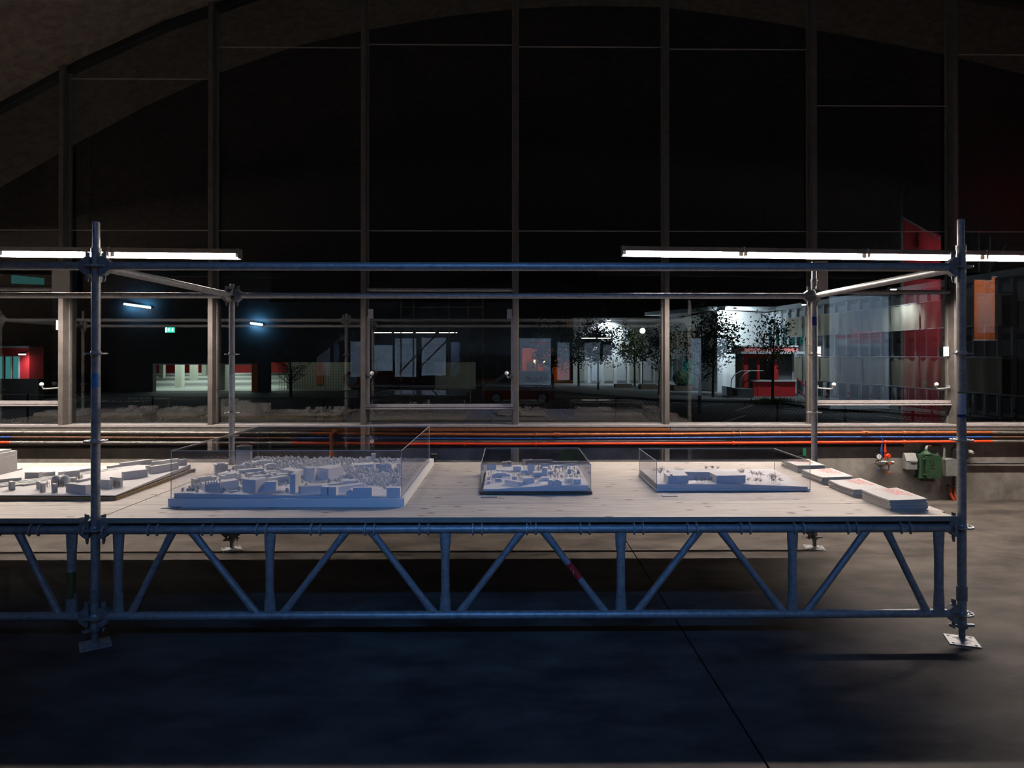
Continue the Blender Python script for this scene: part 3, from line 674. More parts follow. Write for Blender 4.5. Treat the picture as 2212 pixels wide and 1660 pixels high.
# black valve right of the big model
q = onY(938, 992, YW - .05); t = thing('stop_valve', 'black stop valve on the wall right behind the big city model', 'valve', (q.x, YW, q.z - .06))
MB().lathe([(.02, -.06), (.026, -.04), (.018, -.01), (.03, 0), (.03, .02), (.012, .03), (.012, .05)], q, 14).build('body', 'black', t, True); MB().lathe([(.034, .05), (.034, .062)], q, 16).build('hand_wheel', 'iron', t, True); MB().box(q.x - .012, q.x + .012, q.y, YW, q.z - .05, q.z - .02).build('bracket', 'iron', t)
# ---------------------------------------------------------------- architecture models
def case(x0, x1, y0, y1, z0, z1, label, th=.004):
    t = thing('acrylic_case', label, 'display case', ((x0 + x1) / 2, (y0 + y1) / 2, z0))
    e = .0026
    MB().box(x0, x1, y0, y1, z1 - th, z1).build('top_panel', 'acrylic', t)
    for a in ((x0 + th, x1 - th, y0, y0 + th), (x0 + th, x1 - th, y1 - th, y1), (x0, x0 + th, y0, y1), (x1 - th, x1, y0, y1)): MB().box(*a, z0, z1 - th).build('side_panel', 'acrylic', t)
    def bar(a, b_): MB().tube([a, b_], e, 6).build('polished_edge', 'acrylic_edge', t)
    C = [(x0, y0), (x1, y0), (x1, y1), (x0, y1)]
    for i in range(4):
        p, q = C[i], C[(i + 1) % 4]; bar((*p, z1), (*q, z1)); bar((*p, z0), (*p, z1))
    return t
def blk(t, zt, A, Bp, hpx, depth, sink=.012, skew=0., roof=None, m='model_white'):
    """block on the model: A, Bp photo pixels of the foot of its front face"""
    a, b_ = onZ(*A, zt), onZ(*Bp, zt); h = hpx * (a.y + b_.y) / 2 / F
    d = (b_ - a).normalized(); n = Vector((-d.y, d.x, 0)); o = n * depth + d * skew
    q = [(a.x, a.y), (b_.x, b_.y), (b_.x + o.x, b_.y + o.y), (a.x + o.x, a.y + o.y)]
    B_ = MB()
    if roof == 'gable':
        zr = zt + h; B_.prism(q, zt - sink, zr * .0 + zt + h * .72)
        m1 = ((q[0][0] + q[1][0]) / 2, (q[0][1] + q[1][1]) / 2); m2 = ((q[2][0] + q[3][0]) / 2, (q[2][1] + q[3][1]) / 2); zz = zt + h * .72
        B_.add([(*q[0], zz), (*q[1], zz), (*m1, zr), (*q[3], zz), (*q[2], zz), (*m2, zr)], [(0, 1, 2), (3, 5, 4), (0, 2, 5, 3), (1, 4, 5, 2), (0, 3, 4, 1)])
    else: B_.prism(q, zt - sink, zt + h)
    if roof == 'attic':
        c = [(sum(p[0] for p in q) / 4, sum(p[1] for p in q) / 4)]; k = .62
        B_.prism([(c[0][0] + (p[0] - c[0][0]) * k, c[0][1] + (p[1] - c[0][1]) * k) for p in q], zt + h, zt + h + .006)
    o = B_.build('building', m, t); return o, q, h
FOOT = []
def keep(q): FOOT.append((min(p[0] for p in q) - .008, max(p[0] for p in q) + .008, min(p[1] for p in q) - .008, max(p[1] for p in q) + .008))
def free(x, y): return not any(a < x < b_ and c < y < d for a, b_, c, d in FOOT)
def clump(b, x, y, z, r, h, rr):
    n = 6; ph = rr.random() * 6.28
    rings = [(.25, .1), (.95, .35), (1.0, .62), (.6, .92)]
    vs = []; fs = []
    for ri, (fr, fz) in enumerate(rings):
        for k in range(n):
            a = ph + 2 * math.pi * k / n + ri * .5; q = r * fr * (.75 + .5 * rr.random()); vs.append((x + q * math.cos(a), y + q * math.sin(a), z + h * (fz + .08 * (rr.random() - .5))))
    vs.append((x, y, z + h))
    for ri in range(3):
        for k in range(n): fs.append((ri * n + k, ri * n + (k + 1) % n, (ri + 1) * n + (k + 1) % n, (ri + 1) * n + k))
    for k in range(n): fs.append((3 * n + k, 3 * n + (k + 1) % n, 4 * n))
    b.add(vs, fs); b.tube([(x, y, z - .004), (x, y, z + h * .2)], .0008, 3, False)
def terrain(t, x0, x1, y0, y1, z0, zf, nx=28, ny=28, name='terrain', steps=0.):
    b = MB(); g = []
    for j in range(ny + 1):
        for i in range(nx + 1):
            x = x0 + (x1 - x0) * i / nx; y = y0 + (y1 - y0) * j / ny; z = zf(x, y)
            if steps: z = z0 + round((z - z0) / steps) * steps
            g.append((x, y, z))
    n = nx + 1; fs = [(j * n + i, j * n + i + 1, (j + 1) * n + i + 1, (j + 1) * n + i) for j in range(ny) for i in range(nx)]
    b.add(g, fs); k = len(b.v)
    edge = [i for i in range(n)] + [j * n + nx for j in range(1, ny + 1)] + [ny * n + i for i in range(nx - 1, -1, -1)] + [j * n for j in range(ny - 1, 0, -1)]
    b.add([(g[e][0], g[e][1], z0) for e in edge], [])
    m = len(edge)
    for e in range(m): b.f.append((edge[e], k + e, k + (e + 1) % m, edge[(e + 1) % m]))
    return b.build(name, 'model_white', t)

# -- big city model ----------------------------------------------------------
X0, X1, Y0, Y1 = -2.081, -.645, 4.178, 5.80
t = thing('city_model', 'large white city model with a slab plinth, towers and massed trees', 'architecture model', ((X0 + X1) / 2, (Y0 + Y1) / 2, TT))
MB().box(X0, X1, Y0, Y1, TT, .779).build('plinth', 'model_white', t)
zf = lambda x, y: .803 + .010 * math.sin((x - X0) * 2.2 + .5) - .018 * max(0, min(1, (x - X0) / .5)) + .014 * (y - Y0) / 1.6
terrain(t, X0 + .022, X1 - .035, Y0 + .03, Y0 + 1.42, .779, zf, 40, 40, steps=.0035)
ZM = .797
c1 = lambda cx, cy: (340 + cx / 6.9125, 940 + cy / 6.9125); c2 = lambda cx, cy: (620 + cx / 6.9125, 940 + cy / 6.9125)
BIG = [(c1, 705, 868, 960, 838, 125, .09, 'attic'), (c1, 975, 828, 1215, 800, 125, .08, None), (c1, 1268, 850, 1466, 868, 190, .085, None), (c1, 1495, 805, 1640, 790, 140, .07, None), (c1, 1575, 832, 1775, 832, 130, .03, None), (c1, 1700, 830, 1780, 826, 118, .08, None),
       (c1, 1978, 862, 2060, 862, 272, .11, None), (c1, 555, 742, 880, 700, 75, .06, 'attic'), (c1, 920, 640, 1165, 610, 62, .05, 'gable'), (c1, 985, 690, 1250, 650, 72, .06, 'attic'), (c1, 860, 560, 1055, 545, 110, .085, 'attic'),
       (c1, 1170, 400, 1385, 395, 225, .08, 'attic'), (c1, 1280, 520, 1390, 512, 80, .06, 'attic'), (c1, 1440, 485, 1700, 462, 75, .07, 'attic'), (c1, 1618, 528, 1785, 515, 75, .06, 'attic'), (c1, 1220, 605, 1590, 575, 75, .055, None),
       (c1, 1335, 632, 1440, 625, 48, .06, None), (c1, 1485, 600, 1590, 592, 42, .05, 'gable'), (c1, 1625, 590, 1790, 575, 48, .05, 'gable'), (c1, 1715, 622, 1870, 608, 48, .05, None), (c1, 1800, 648, 1960, 630, 52, .05, None), (c1, 1420, 700, 1530, 692, 80, .05, None), (c1, 1540, 672, 1740, 655, 48, .05, 'attic'),
       (c1, 1820, 600, 2060, 640, 90, .09, None), (c1, 1700, 740, 1960, 700, 90, .05, None), (c1, 1080, 872, 1235, 850, 22, .03, None),
       (c2, 245, 690, 278, 690, 205, .05, None), (c2, 425, 645, 620, 668, 160, .14, None), (c2, 205, 880, 790, 815, 95, .05, None), (c2, 500, 935, 600, 935, 140, .055, None), (c2, 618, 935, 733, 935, 140, .055, None), (c2, 770, 885, 1165, 830, 105, .05, None), (c2, 985, 935, 1265, 918, 130, .03, None), (c2, 890, 940, 982, 940, 100, .06, 'gable'),
       (c2, 1485, 940, 1570, 940, 125, .07, None), (c2, 1572, 935, 1690, 925, 125, .05, None), (c2, 1205, 412, 1265, 408, 75, .05, None), (c2, 1260, 400, 1325, 398, 112, .05, None), (c2, 1328, 525, 1395, 520, 90, .07, None), (c2, 1395, 530, 1560, 535, 88, .07, 'attic'), (c2, 1640, 505, 1700, 500, 75, .06, None), (c2, 835, 752, 945, 745, 62, .08, None), (c2, 945, 740, 1060, 728, 50, .07, None), (c2, 420, 650, 520, 645, 45, .05, None), (c2, 1000, 500, 1320, 480, 45, .10, None)]
for f_, xa, ya, xb, yb, h, dp, rf in BIG:
    zm_ = ZM
    if f_ is c2 and ya > 880: ya, yb, zm_ = min(ya, 918), min(yb, 918), .784
    o, q, _ = blk(t, zm_, f_(xa, ya), f_(xb, yb), h / 6.9125, dp, .03, roof=rf); keep(q)
# ribs on the first slab, curved tower, swept hall roof
for k in range(6):
    a = onZ(*c1(722 + k * 43, 866 - k * 5.2), ZM); MB().box(a.x - .003, a.x + .003, a.y - .006, a.y, ZM - .01, ZM + .070).build('rib', 'model_white', t)
a, b_ = onZ(*c2(280, 692), ZM), onZ(*c2(414, 690), ZM); n = 8; R0 = (b_.x - a.x)
pts = [(a.x + R0 * i / n, a.y - .016 * math.sin(math.pi * i / n)) for i in range(n + 1)] + [(b_.x, b_.y + .06), (a.x, a.y + .06)]
MB().prism(pts, ZM - .03, ZM + 200 / 6.9125 * a.y / F).build('building', 'model_white', t); keep(pts)
a, b_ = onZ(*c2(610, 670), ZM), onZ(*c2(800, 585), ZM); b = MB(); n = 10
for i in range(n):
    f0, f1 = i / n, (i + 1) / n; p, q = a.lerp(b_, f0), a.lerp(b_, f1); h0, h1 = .055 + .03 * f0 ** 2, .055 + .03 * f1 ** 2
    b.add([(p.x, p.y, ZM - .02), (q.x, q.y, ZM - .02), (q.x, q.y, ZM + h1), (p.x, p.y, ZM + h0), (p.x - .14 + .1 * f0, p.y + .05, ZM - .02), (q.x - .14 + .1 * f1, q.y + .05, ZM - .02), (q.x - .14 + .1 * f1, q.y + .05, ZM + .06), (p.x - .14 + .1 * f0, p.y + .05, ZM + .06)],
          [(0, 1, 2, 3), (3, 2, 6, 7), (5, 4, 7, 6), (1, 5, 6, 2), (4, 0, 3, 7), (4, 5, 1, 0)])
b.build('swept_hall', 'model_white', t); keep([(a.x - .1, a.y), (b_.x, b_.y)])
rr = random.Random(11); b = MB(); n = 0
while n < 1150:
    x = rr.uniform(X0 + .04, X1 - .05); y = Y0 + .05 + 1.36 * rr.random(); u, v = (x - X0) / (X1 - X0), (y - Y0) / 1.42
    dens = .9 if v > .58 else (.85 if (u > .62 and v > .22) else (.5 if (u < .28 and v > .10) else .20))
    if v < .16 and u > .3: dens = .08
    if rr.random() > dens or not free(x, y): continue
    clump(b, x, y, zf(x, y) - .002, rr.uniform(.007, .013), rr.uniform(.018, .032), rr); n += 1
b.build('trees', 'model_tree', t, kind='stuff', label='crowd of small white paper trees')
case(X0 + .008, X1 - .02, Y0 + .022, Y0 + 1.46, .779, 1.068, 'large clear acrylic case over the big city model')

# -- small city model ----------------------------------------------------------
x0, x1, y0, y1 = -.19, .538, 4.535, 5.36
t = thing('city_model', 'small white city model on a dark board under a sloping-edged case', 'architecture model', ((x0 + x1) / 2, (y0 + y1) / 2, TT))
t['label'] = 'small white city model on a dark brown base board'
b = MB().box(x0 - .012, x1 + .010, y0, y1, .731, .746); b.build('base_board', 'model_board', t)
for xx in (x0 + .05, x1 - .05):
    for yy in (y0 + .05, y1 - .05): MB().lathe([(.015, TT), (.015, .731)], (xx, yy, 0), 10).build('foot', 'black', t)
zs = lambda x, y: .760 + .026 * max(0, min(1, (x - x0 - .08) / .4)) + .016 * (y - y0) / .8
terrain(t, x0 + .012, x1 - .012, y0 + .022, y1 - .02, .746, zs, 30, 24, steps=.003)
cs = lambda cx, cy: (1030 + cx / 8.508, 960 + cy / 8.508)
FOOT.clear()
SM = [(512, 745, 760, 790, 78, .035, None, .763), (765, 792, 855, 792, 75, .09, None, .766), (890, 752, 1060, 735, 100, .10, None, .772), (1310, 765, 1385, 768, 85, .06, None, .78), (1395, 765, 1560, 768, 95, .05, 'gable', .782), (1195, 690, 1340, 690, 55, .07, None, .78), (1660, 712, 1800, 705, 62, .05, None, .785), (1780, 742, 1915, 738, 78, .06, None, .785),
      (283, 630, 610, 628, 62, .06, 'attic', .765), (335, 705, 450, 712, 60, .02, None, .762), (460, 645, 580, 650, 30, .03, None, .765), (645, 670, 735, 675, 60, .03, None, .768), (190, 745, 250, 745, 50, .04, None, .76), (190, 680, 240, 680, 60, .03, None, .76), (190, 470, 358, 462, 75, .06, None, .775), (668, 520, 818, 520, 90, .07, None, .775), (820, 560, 935, 560, 62, .06, None, .775), (940, 580, 1060, 580, 165, .08, None, .776),
      (1035, 620, 1200, 620, 80, .06, None, .778), (1200, 615, 1290, 618, 150, .05, None, .78), (1290, 600, 1400, 590, 80, .04, None, .78), (1175, 470, 1330, 470, 80, .06, None, .785), (895, 400, 1075, 390, 80, .08, None, .785), (1010, 360, 1400, 350, 50, .05, None, .787), (1675, 562, 1740, 562, 75, .04, 'attic', .787), (1845, 560, 1890, 560, 80, .03, 'gable', .787), (360, 500, 610, 520, 22, .05, None, .77), (480, 360, 640, 356, 20, .06, None, .785), (1400, 352, 1860, 345, 18, .06, None, .787), (1480, 470, 1860, 420, 60, .03, None, .787)]
for xa, ya, xb, yb, h, dp, rf, zz in SM: o, q, _ = blk(t, zz, cs(xa, ya), cs(xb, yb), h * 1.2 / 8.508, dp, .035, roof=rf); keep(q)
rr = random.Random(5); b = MB(); n = 0
while n < 420:
    x = rr.uniform(x0 + .03, x1 - .03); y = rr.uniform(y0 + .2, y1 - .05); u = (x - x0) / (x1 - x0)
    if u < .5 and rr.random() < .75: continue
    if not free(x, y): continue
    z = zs(x, y); h = rr.uniform(.010, .020); b.tube([(x, y, z - .003), (x, y, z + h)], .0007, 3, False)
    for k in range(3): a = rr.random() * 6.28; b.tube([(x, y, z + h * .5), (x + .005 * math.cos(a), y + .005 * math.sin(a), z + h)], .0005, 3, False)
    n += 1
b.build('trees', 'twig', t, kind='stuff', label='sparse wire trees')
case(x0 - .002, x1, y0 + .008, y1 - .01, .746, .927, 'low clear acrylic case over the small city model')

# -- school model ---------------------------------------------------------------
x0, x1, y0, y1 = .993, 2.045, 4.628, 5.26
t = thing('school_model', 'white model of a flat roofed U-shaped building with twig trees', 'architecture model', ((x0 + x1) / 2, (y0 + y1) / 2, TT))
MB().box(x0, x1, y0, y1, .732, .744).build('base_board', 'model_white', t)
for xx in (x0 + .05, x1 - .05):
    for yy in (y0 + .05, y1 - .05): MB().lathe([(.012, TT), (.012, .732)], (xx, yy, 0), 10).build('foot', 'black', t)
zc = lambda x, y: .776 - .020 * max(0, (x - 1.55) / .5) * max(0, 1 - (y - y0) / .6)
terrain(t, x0 + .008, x1 - .016, y0 + .008, y1 - .008, .744, zc, 30, 20)
ck = lambda cx, cy: (1370 + cx / 5.53, 950 + cy / 5.53); zz = .776
FOOT.clear(); hh = .046
A, B1, C1, D1 = onZ(*ck(405, 520), zz), onZ(*ck(645, 515), zz), onZ(*ck(980, 518), zz), onZ(*ck(1325, 513), zz)
yb, ym = A.y + .26, A.y + .15
P = [(A.x, A.y), (B1.x, B1.y), (B1.x + .01, ym), (C1.x - .01, ym), (C1.x, C1.y), (D1.x, D1.y), (D1.x - .01, ym + .02), (D1.x - .22, ym + .02), (C1.x - .10, yb), (A.x + .05, yb), (A.x + .05, A.y + .13), (A.x, A.y + .13)]
MB().prism(P, zz - .01, zz + hh).build('building', 'model_white', t); keep(P)
e = MB(); k = 1.012; cx, cy = sum(p[0] for p in P) / len(P), sum(p[1] for p in P) / len(P)
MB().prism([(cx + (p[0] - cx) * k, cy + (p[1] - cy) * k) for p in P], zz + hh, zz + hh + .004).build('roof', 'model_white', t)
for (pa, pb) in ((A, B1), (C1, D1)):
    nn = 15
    for i in range(nn + 1): q = pa.lerp(pb, i / nn); MB().box(q.x - .0012, q.x + .0012, q.y - .004, q.y, zz, zz + hh).build('facade_fin', 'model_white', t)
q = onZ(*ck(540, 360), zz + hh); MB().box(q.x - .03, q.x + .03, q.y - .025, q.y + .025, zz + hh + .0042, zz + hh + .0052).build('roof_light', 'cardgrey', t)
q = onZ(*ck(440, 434), zz + hh); MB().box(q.x - .008, q.x + .008, q.y - .008, q.y + .008, zz + hh + .0042, zz + hh + .010).build('roof_vent', 'cardgrey', t)
rr = random.Random(3)
TR = [(240, 400, 70), (310, 440, 110), (330, 400, 80), (700, 470, 75), (740, 520, 80), (800, 525, 85), (850, 510, 70), (930, 500, 60), (860, 360, 45), (930, 360, 50), (1000, 360, 40), (1270, 430, 95), (1300, 420, 70), (1360, 510, 60), (1410, 440, 70), (1470, 450, 70), (1510, 450, 75), (1455, 520, 70), (1510, 520, 60), (1640, 500, 95), (1690, 500, 110), (1660, 520, 70), (1740, 510, 60)]
for cx_, cy_, hp in TR:
    p = onZ(*ck(cx_, cy_), .772); h = hp / 5.53 * p.y / F; b = MB(); b.tube([(p.x, p.y, .765), (p.x, p.y, .772 + h * .5)], .0009, 4, False)
    for k in range(26):
        a = rr.random() * 6.28; el = rr.uniform(-.1, 1.3); L_ = h * rr.uniform(.25, .55); o = Vector((p.x, p.y, .772 + h * rr.uniform(.3, .55)))
        d = Vector((math.cos(a) * math.cos(el), math.sin(a) * math.cos(el), math.sin(el) * .9)); e = o + d * L_
        b.tube([o, e], .0006, 3, False)
        for s_ in range(2):
            d2 = (d + Vector((rr.uniform(-1, 1), rr.uniform(-1, 1), rr.uniform(-1, 1))) * .9).normalized(); b.tube([e, e + d2 * L_ * .45], .0005, 3, False)
    b.build('twig_tree', 'twig', t)
q = onZ(*ck(1740, 482), .77); MB().lathe([(.028, 0), (.028, .003), (.022, .004)], (q.x, q.y, .762), 18).build('pond', 'cardgrey', t)
case(x0 + .004, x1 - .002, y0 + .003, y1 - .003, .744, .934, 'wide low acrylic case over the U-shaped school model')

# -- railway model ------------------------------------------------------------------
x0, x1, y0, y1 = -3.80, -2.515, 4.39, 5.49
t = thing('railway_model', 'white railway quarter model on a plywood base with long slab blocks', 'architecture model', ((x0 + x1) / 2, (y0 + y1) / 2, TT))
MB().prism([(x0, y0), (x1, y0), (x1, y1), (x0, y1)], TT, .749).build('base_board', 'model_ply', t)
b = MB().add([(x0 + .02, y0 + .0, .754), (x1 - .004, y0 + .0, .754), (x1 - .03, y1 - .02, .754), (x0 + .012, y1 - .02, .754), (x0 + .02, y0, .763), (x1 - .004, y0, .758), (x1 - .03, y1 - .02, .785), (x0 + .012, y1 - .02, .766)], [(3, 2, 1, 0), (4, 5, 6, 7), (0, 1, 5, 4), (1, 2, 6, 5), (2, 3, 7, 6), (3, 0, 4, 7)])
b.build('terrain', 'model_white', t); MB().box(x0 + .03, x1 - .04, y0 + .012, y1 - .04, .749, .754).build('shadow_gap', 'black', t)
r4 = lambda cx, cy: (200 + cx / 9.217, 960 + cy / 9.217); r3 = lambda cx, cy: (cx / 9.217, 960 + cy / 9.217); ZQ = .764
RM = [(r4, 605, 725, 1100, 662, 165, .025), (r4, 1165, 622, 1715, 530, 165, .03), (r4, 1100, 590, 1165, 580, 160, .03), (r4, 1730, 480, 1880, 452, 160, .02), (r4, 1200, 470, 1720, 400, 115, .03), (r4, 565, 480, 1070, 415, 100, .03), (r4, 1050, 425, 1200, 420, 110, .02), (r4, 330, 515, 565, 480, 75, .03), (r4, 320, 885, 390, 870, 165, .10), (r4, 535, 850, 600, 838, 175, .10), (r4, 180, 820, 250, 835, 120, .03),
      (r3, 1310, 945, 1705, 990, 165, .035), (r3, 1700, 990, 1780, 968, 170, .03), (r3, 165, 900, 220, 925, 165, .02), (r3, 220, 925, 305, 910, 165, .02), (r3, 720, 890, 790, 910, 150, .02), (r3, 795, 935, 835, 955, 170, .02), (r3, 835, 955, 910, 942, 165, .02), (r3, 1025, 950, 1080, 965, 165, .02), (r3, 1080, 965, 1145, 950, 160, .02), (r3, 490, 690, 770, 692, 125, .04), (r3, 845, 662, 1100, 640, 95, .03), (r3, 1295, 690, 1590, 660, 140, .04),
      (r3, 0, 800, 430, 760, 95, .05), (r3, 1180, 640, 1800, 560, 80, .02), (r3, 480, 850, 720, 810, 45, .03), (r3, 300, 850, 470, 838, 40, .04), (r3, 1300, 780, 1490, 770, 95, .05), (r3, 1560, 780, 1810, 730, 60, .02)]
for f_, xa, ya, xb, yb, h, dp in RM: blk(t, ZQ, f_(xa, ya), f_(xb, yb), h / 9.217, dp, .008)
# raised track deck
a, b_ = onZ(*r3(0, 880), ZQ), onZ(*r4(1090, 470), ZQ); d = (b_ - a).normalized(); n = Vector((-d.y, d.x, 0))
for k in range(4):
    o = n * (.012 + .030 * k); p, q = a + o, b_ + o; w_ = n * .022
    MB().prism([(p.x, p.y), (q.x, q.y), (q.x + w_.x, q.y + w_.y), (p.x + w_.x, p.y + w_.y)], ZQ - .004, ZQ + .012 + .003 * (k % 2)).build('track_deck', 'model_white', t)
for cx_ in (1060, 1240):
    p = onZ(*r3(cx_, 835), ZQ); MB().lathe([(.030, 0), (.030, .035), (.026, .055), (.015, .068), (.002, .072)], (p.x, p.y + .03, ZQ - .004), 18).build('gas_holder', 'model_white', t, True)
rr = random.Random(8); b = MB()
for k in range(70):
    f_, cx_, cy_ = rr.choice([(r4, rr.uniform(400, 540), 860), (r3, rr.uniform(920, 1300), 860), (r3, rr.uniform(1500, 1640), 740)]); p = onZ(*f_(cx_, cy_ + rr.uniform(-20, 20)), ZQ); h = rr.uniform(.03, .055)
    b.tube([(p.x, p.y, ZQ - .005), (p.x, p.y, ZQ + h)], .0007, 3, False)
    for j in range(3): aa = rr.random() * 6.28; b.tube([(p.x, p.y, ZQ + h * .4), (p.x + .008 * math.cos(aa), p.y + .008 * math.sin(aa), ZQ + h * .85)], .0005, 3, False)
b.build('trees', 'twig', t, kind='stuff', label='thin wire trees')

# -- models further along the railway table -----------------------------------------------
def side_model(x0, x1, y0, y1, label, blocks, hbase=.03, cover=None, seed=1, ply=True):
    t = thing('block_model', label, 'architecture model', ((x0 + x1) / 2, (y0 + y1) / 2, TT)); rr = random.Random(seed)
    MB().box(x0, x1, y0, y1, TT, TT + .018).build('base_board', 'model_ply' if ply else 'model_board', t)
    MB().box(x0 + .015, x1 - .015, y0 + .015, y1 - .015, TT + .018, TT + .018 + hbase).build('terrain', 'model_white', t)
    z = TT + .018 + hbase
    for (u0, u1, v0, v1, h) in blocks:
        MB().box(x0 + (x1 - x0) * u0, x0 + (x1 - x0) * u1, y0 + (y1 - y0) * v0, y0 + (y1 - y0) * v1, z, z + h).build('building', 'model_white', t)
    if cover: case(x0 + .01, x1 - .01, y0 + .01, y1 - .01, TT + .018, cover, 'clear acrylic case over the ' + label.replace('white ', ''))
    return t
side_model(-4.60, -3.815, 4.62, 5.42, 'white housing model with tall slab towers', [(.62, .965, .58, .93, .145), (.66, .93, .62, .90, .160), (.965, .978, .62, .9, .115), (.05, .3, .1, .9, .20), (.34, .6, .62, .9, .12), (.36, .55, .1, .3, .17), (.7, .95, .08, .3, .13)], .022)
rr = random.Random(21)
rb_ = lambda n, h0, h1: [(lambda u, v: (u, u + rr.uniform(.08, .16), v, v + rr.uniform(.08, .2), rr.uniform(h0, h1)))(rr.uniform(.03, .8), rr.uniform(.03, .78)) for _ in range(n)]
side_model(-5.34, -4.72, 4.6, 5.4, 'white hillside village model on plywood', rb_(22, .02, .07), .05, None, 3)
side_model(-6.22, -5.55, 4.55, 5.35, 'white small town model on a plywood tray', rb_(18, .02, .06), .05, .96, 4)
side_model(-7.15, -6.45, 4.6, 5.45, 'white low field model at the far table end', rb_(14, .01, .03), .05, None, 6)

# -- caption cards ----------------------------------------------------------------------------
for nm, pts in (('big city model', ((347, 1100), (384, 1100), (391, 1096.5), (362, 1096.5))), ('small city model', ((1039, 1076.2), (1074, 1076.2), (1074, 1073.2), (1039, 1073.2))), ('school model', ((1430, 1073.4), (1464, 1073.4), (1463, 1070), (1428, 1070)))):
    q = [onZ(*p, TT) for p in pts]; c = sum(q, Vector()) / 4
    o = MB().prism([(p.x, p.y) for p in q], TT, TT + .004).build('caption_card', 'cardgrey', org=(c.x, c.y, TT)); tag(o, 'small grey caption card lying in front of the ' + nm, 'card')

# ---------------------------------------------------------------- brochures
def brochure_mesh(W_, L_, th, curl, nx=6, ny=8):
    b = MB(); g = []
    def zf(u, v): return curl * (.9 * u * u * (.6 + .4 * v) - .25 * math.sin(math.pi * v) * (1 - u))
    for top in (0, 1):
        for j in range(ny + 1):
            for i in range(nx + 1): u, v = i / nx, j / ny; g.append(((u - .5) * W_, (v - .5) * L_, zf(u, v) + top * th))
    n = nx + 1; N = n * (ny + 1); fs = []
    for j in range(ny):
        for i in range(nx): a = j * n + i; fs += [(a, a + n, a + n + 1, a + 1), (N + a, N + a + 1, N + a + n + 1, N + a + n)]
    for i in range(nx): fs += [(i, i + 1, N + i + 1, N + i), (ny * n + i + 1, ny * n + i, N + ny * n + i, N + ny * n + i + 1)]
    for j in range(ny): fs += [((j + 1) * n, j * n, N + j * n, N + (j + 1) * n), (j * n + nx, (j + 1) * n + nx, N + (j + 1) * n + nx, N + j * n + nx)]
    b.add(g, fs); return b, zf
def glyph_rows(W_, L_, th, zf, rows, rr):
    b = MB()
    for off, hgt, length, start in rows:            # off: from right edge; runs from the far end towards the front
        yy = L_ / 2 - start
        while yy > L_ / 2 - start - length:
            wd = hgt * rr.uniform(.5, .85)
            for s_ in range(rr.choice((3, 4))):
                xa = W_ / 2 - off - hgt * rr.uniform(0, .75); ya = yy - wd * rr.uniform(0, .5); vert = rr.random() < .5
                x2, y2 = (xa - hgt * rr.uniform(.22, .34), ya - wd * .6) if vert else (xa - hgt * .75, ya - wd * .30)
                u, v = max(0, min(1, xa / W_ + .5)), max(0, min(1, ya / L_ + .5)); z = zf(u, v) + th + .0005
                u2, v2 = max(0, min(1, x2 / W_ + .5)), max(0, min(1, y2 / L_ + .5)); z2 = zf(u2, v) + th + .0005; z3 = zf(u2, v2) + th + .0005; z4 = zf(u, v2) + th + .0005
                b.add([(xa, ya, z), (x2, ya, z2), (x2, y2, z3), (xa, y2, z4)], [(0, 1, 2, 3)])
            yy -= wd * 1.25
    return b
ST = [(2.266, 2.488, 5.364, 5.679, 15, .0038, .004, 'with the largest red letters', 1.55), (2.238, 2.46, 4.88, 5.215, 14, .0037, .012, 'second from the large-lettered end', 1.),
      (2.243, 2.465, 4.439, 4.785, 13, .0038, .015, 'second from the front edge', 1.), (2.262, 2.488, 4.046, 4.365, 17, .0038, .013, 'at the front table edge', 1.)]
rr = random.Random(17)
for xa, xb, ya, yb, n, th, curl, where, gs in ST:
    Wb, Lb = xb - xa, yb - ya; base_b, zf = brochure_mesh(Wb, Lb, th - .0008, curl * .35); z = TT
    for k in range(n):
        top = k == n - 1
        if top: bb, z2 = brochure_mesh(Wb, Lb, th - .0004, curl); me_b, zz_ = bb, z2
        loc = Vector(((xa + xb) / 2 + rr.uniform(-.005, .005), (ya + yb) / 2 + rr.uniform(-.005, .005), z))
        if k == 0: proto = None
        if top or proto is None:
            src = me_b if top else base_b; me = bpy.data.meshes.new('brochure'); me.from_pydata(src.v, [], src.f); me.update(); me.materials.append(MAT['paper']); me.materials.append(MAT['paper_in'])
            for p in me.polygons:
                if abs(p.normal.z) < .5: p.material_index = 1
            if not top: proto = me
        o = bpy.data.objects.new('brochure', me if top else proto); COL.objects.link(o); o.location = loc; o.rotation_euler.z = rr.uniform(-.012, .012)
        if top:
            tag(o, 'topmost white brochure with red lettering, stack ' + where, 'brochure')
            rows = [(.020 * gs, .024 * gs, .20, .015), (.048 * gs, .020 * gs, .17, .015), (.072 * gs, .016 * gs, .15, .015), (.092 * gs, .013, .16, .015), (.112 * gs, .007, .12, .015)]
            gb = glyph_rows(Wb, Lb, th - .0004, zz_, rows, rr); gm = bpy.data.meshes.new('lettering'); gm.from_pydata(gb.v, [], gb.f); gm.materials.append(MAT['red_ink'])
            g = bpy.data.objects.new('lettering', gm); COL.objects.link(g); g.parent = o; g['label'] = 'blurred red title lines'
        else: tag(o, 'white brochure below the topmost in the stack ' + where, 'brochure', 'brochures in the stack ' + where)
        if not top and k in (5, 6, 9):
            for s_ in range(2): q = rr.uniform(.05, .12) + s_ * .05; MB().box(loc.x - Wb / 2 - .0006, loc.x - Wb / 2, loc.y - Lb / 2 + q, loc.y - Lb / 2 + q + .009, loc.z + .0006, loc.z + th - .001).build('spine_mark', 'red_ink', o, org=loc)
        z += th
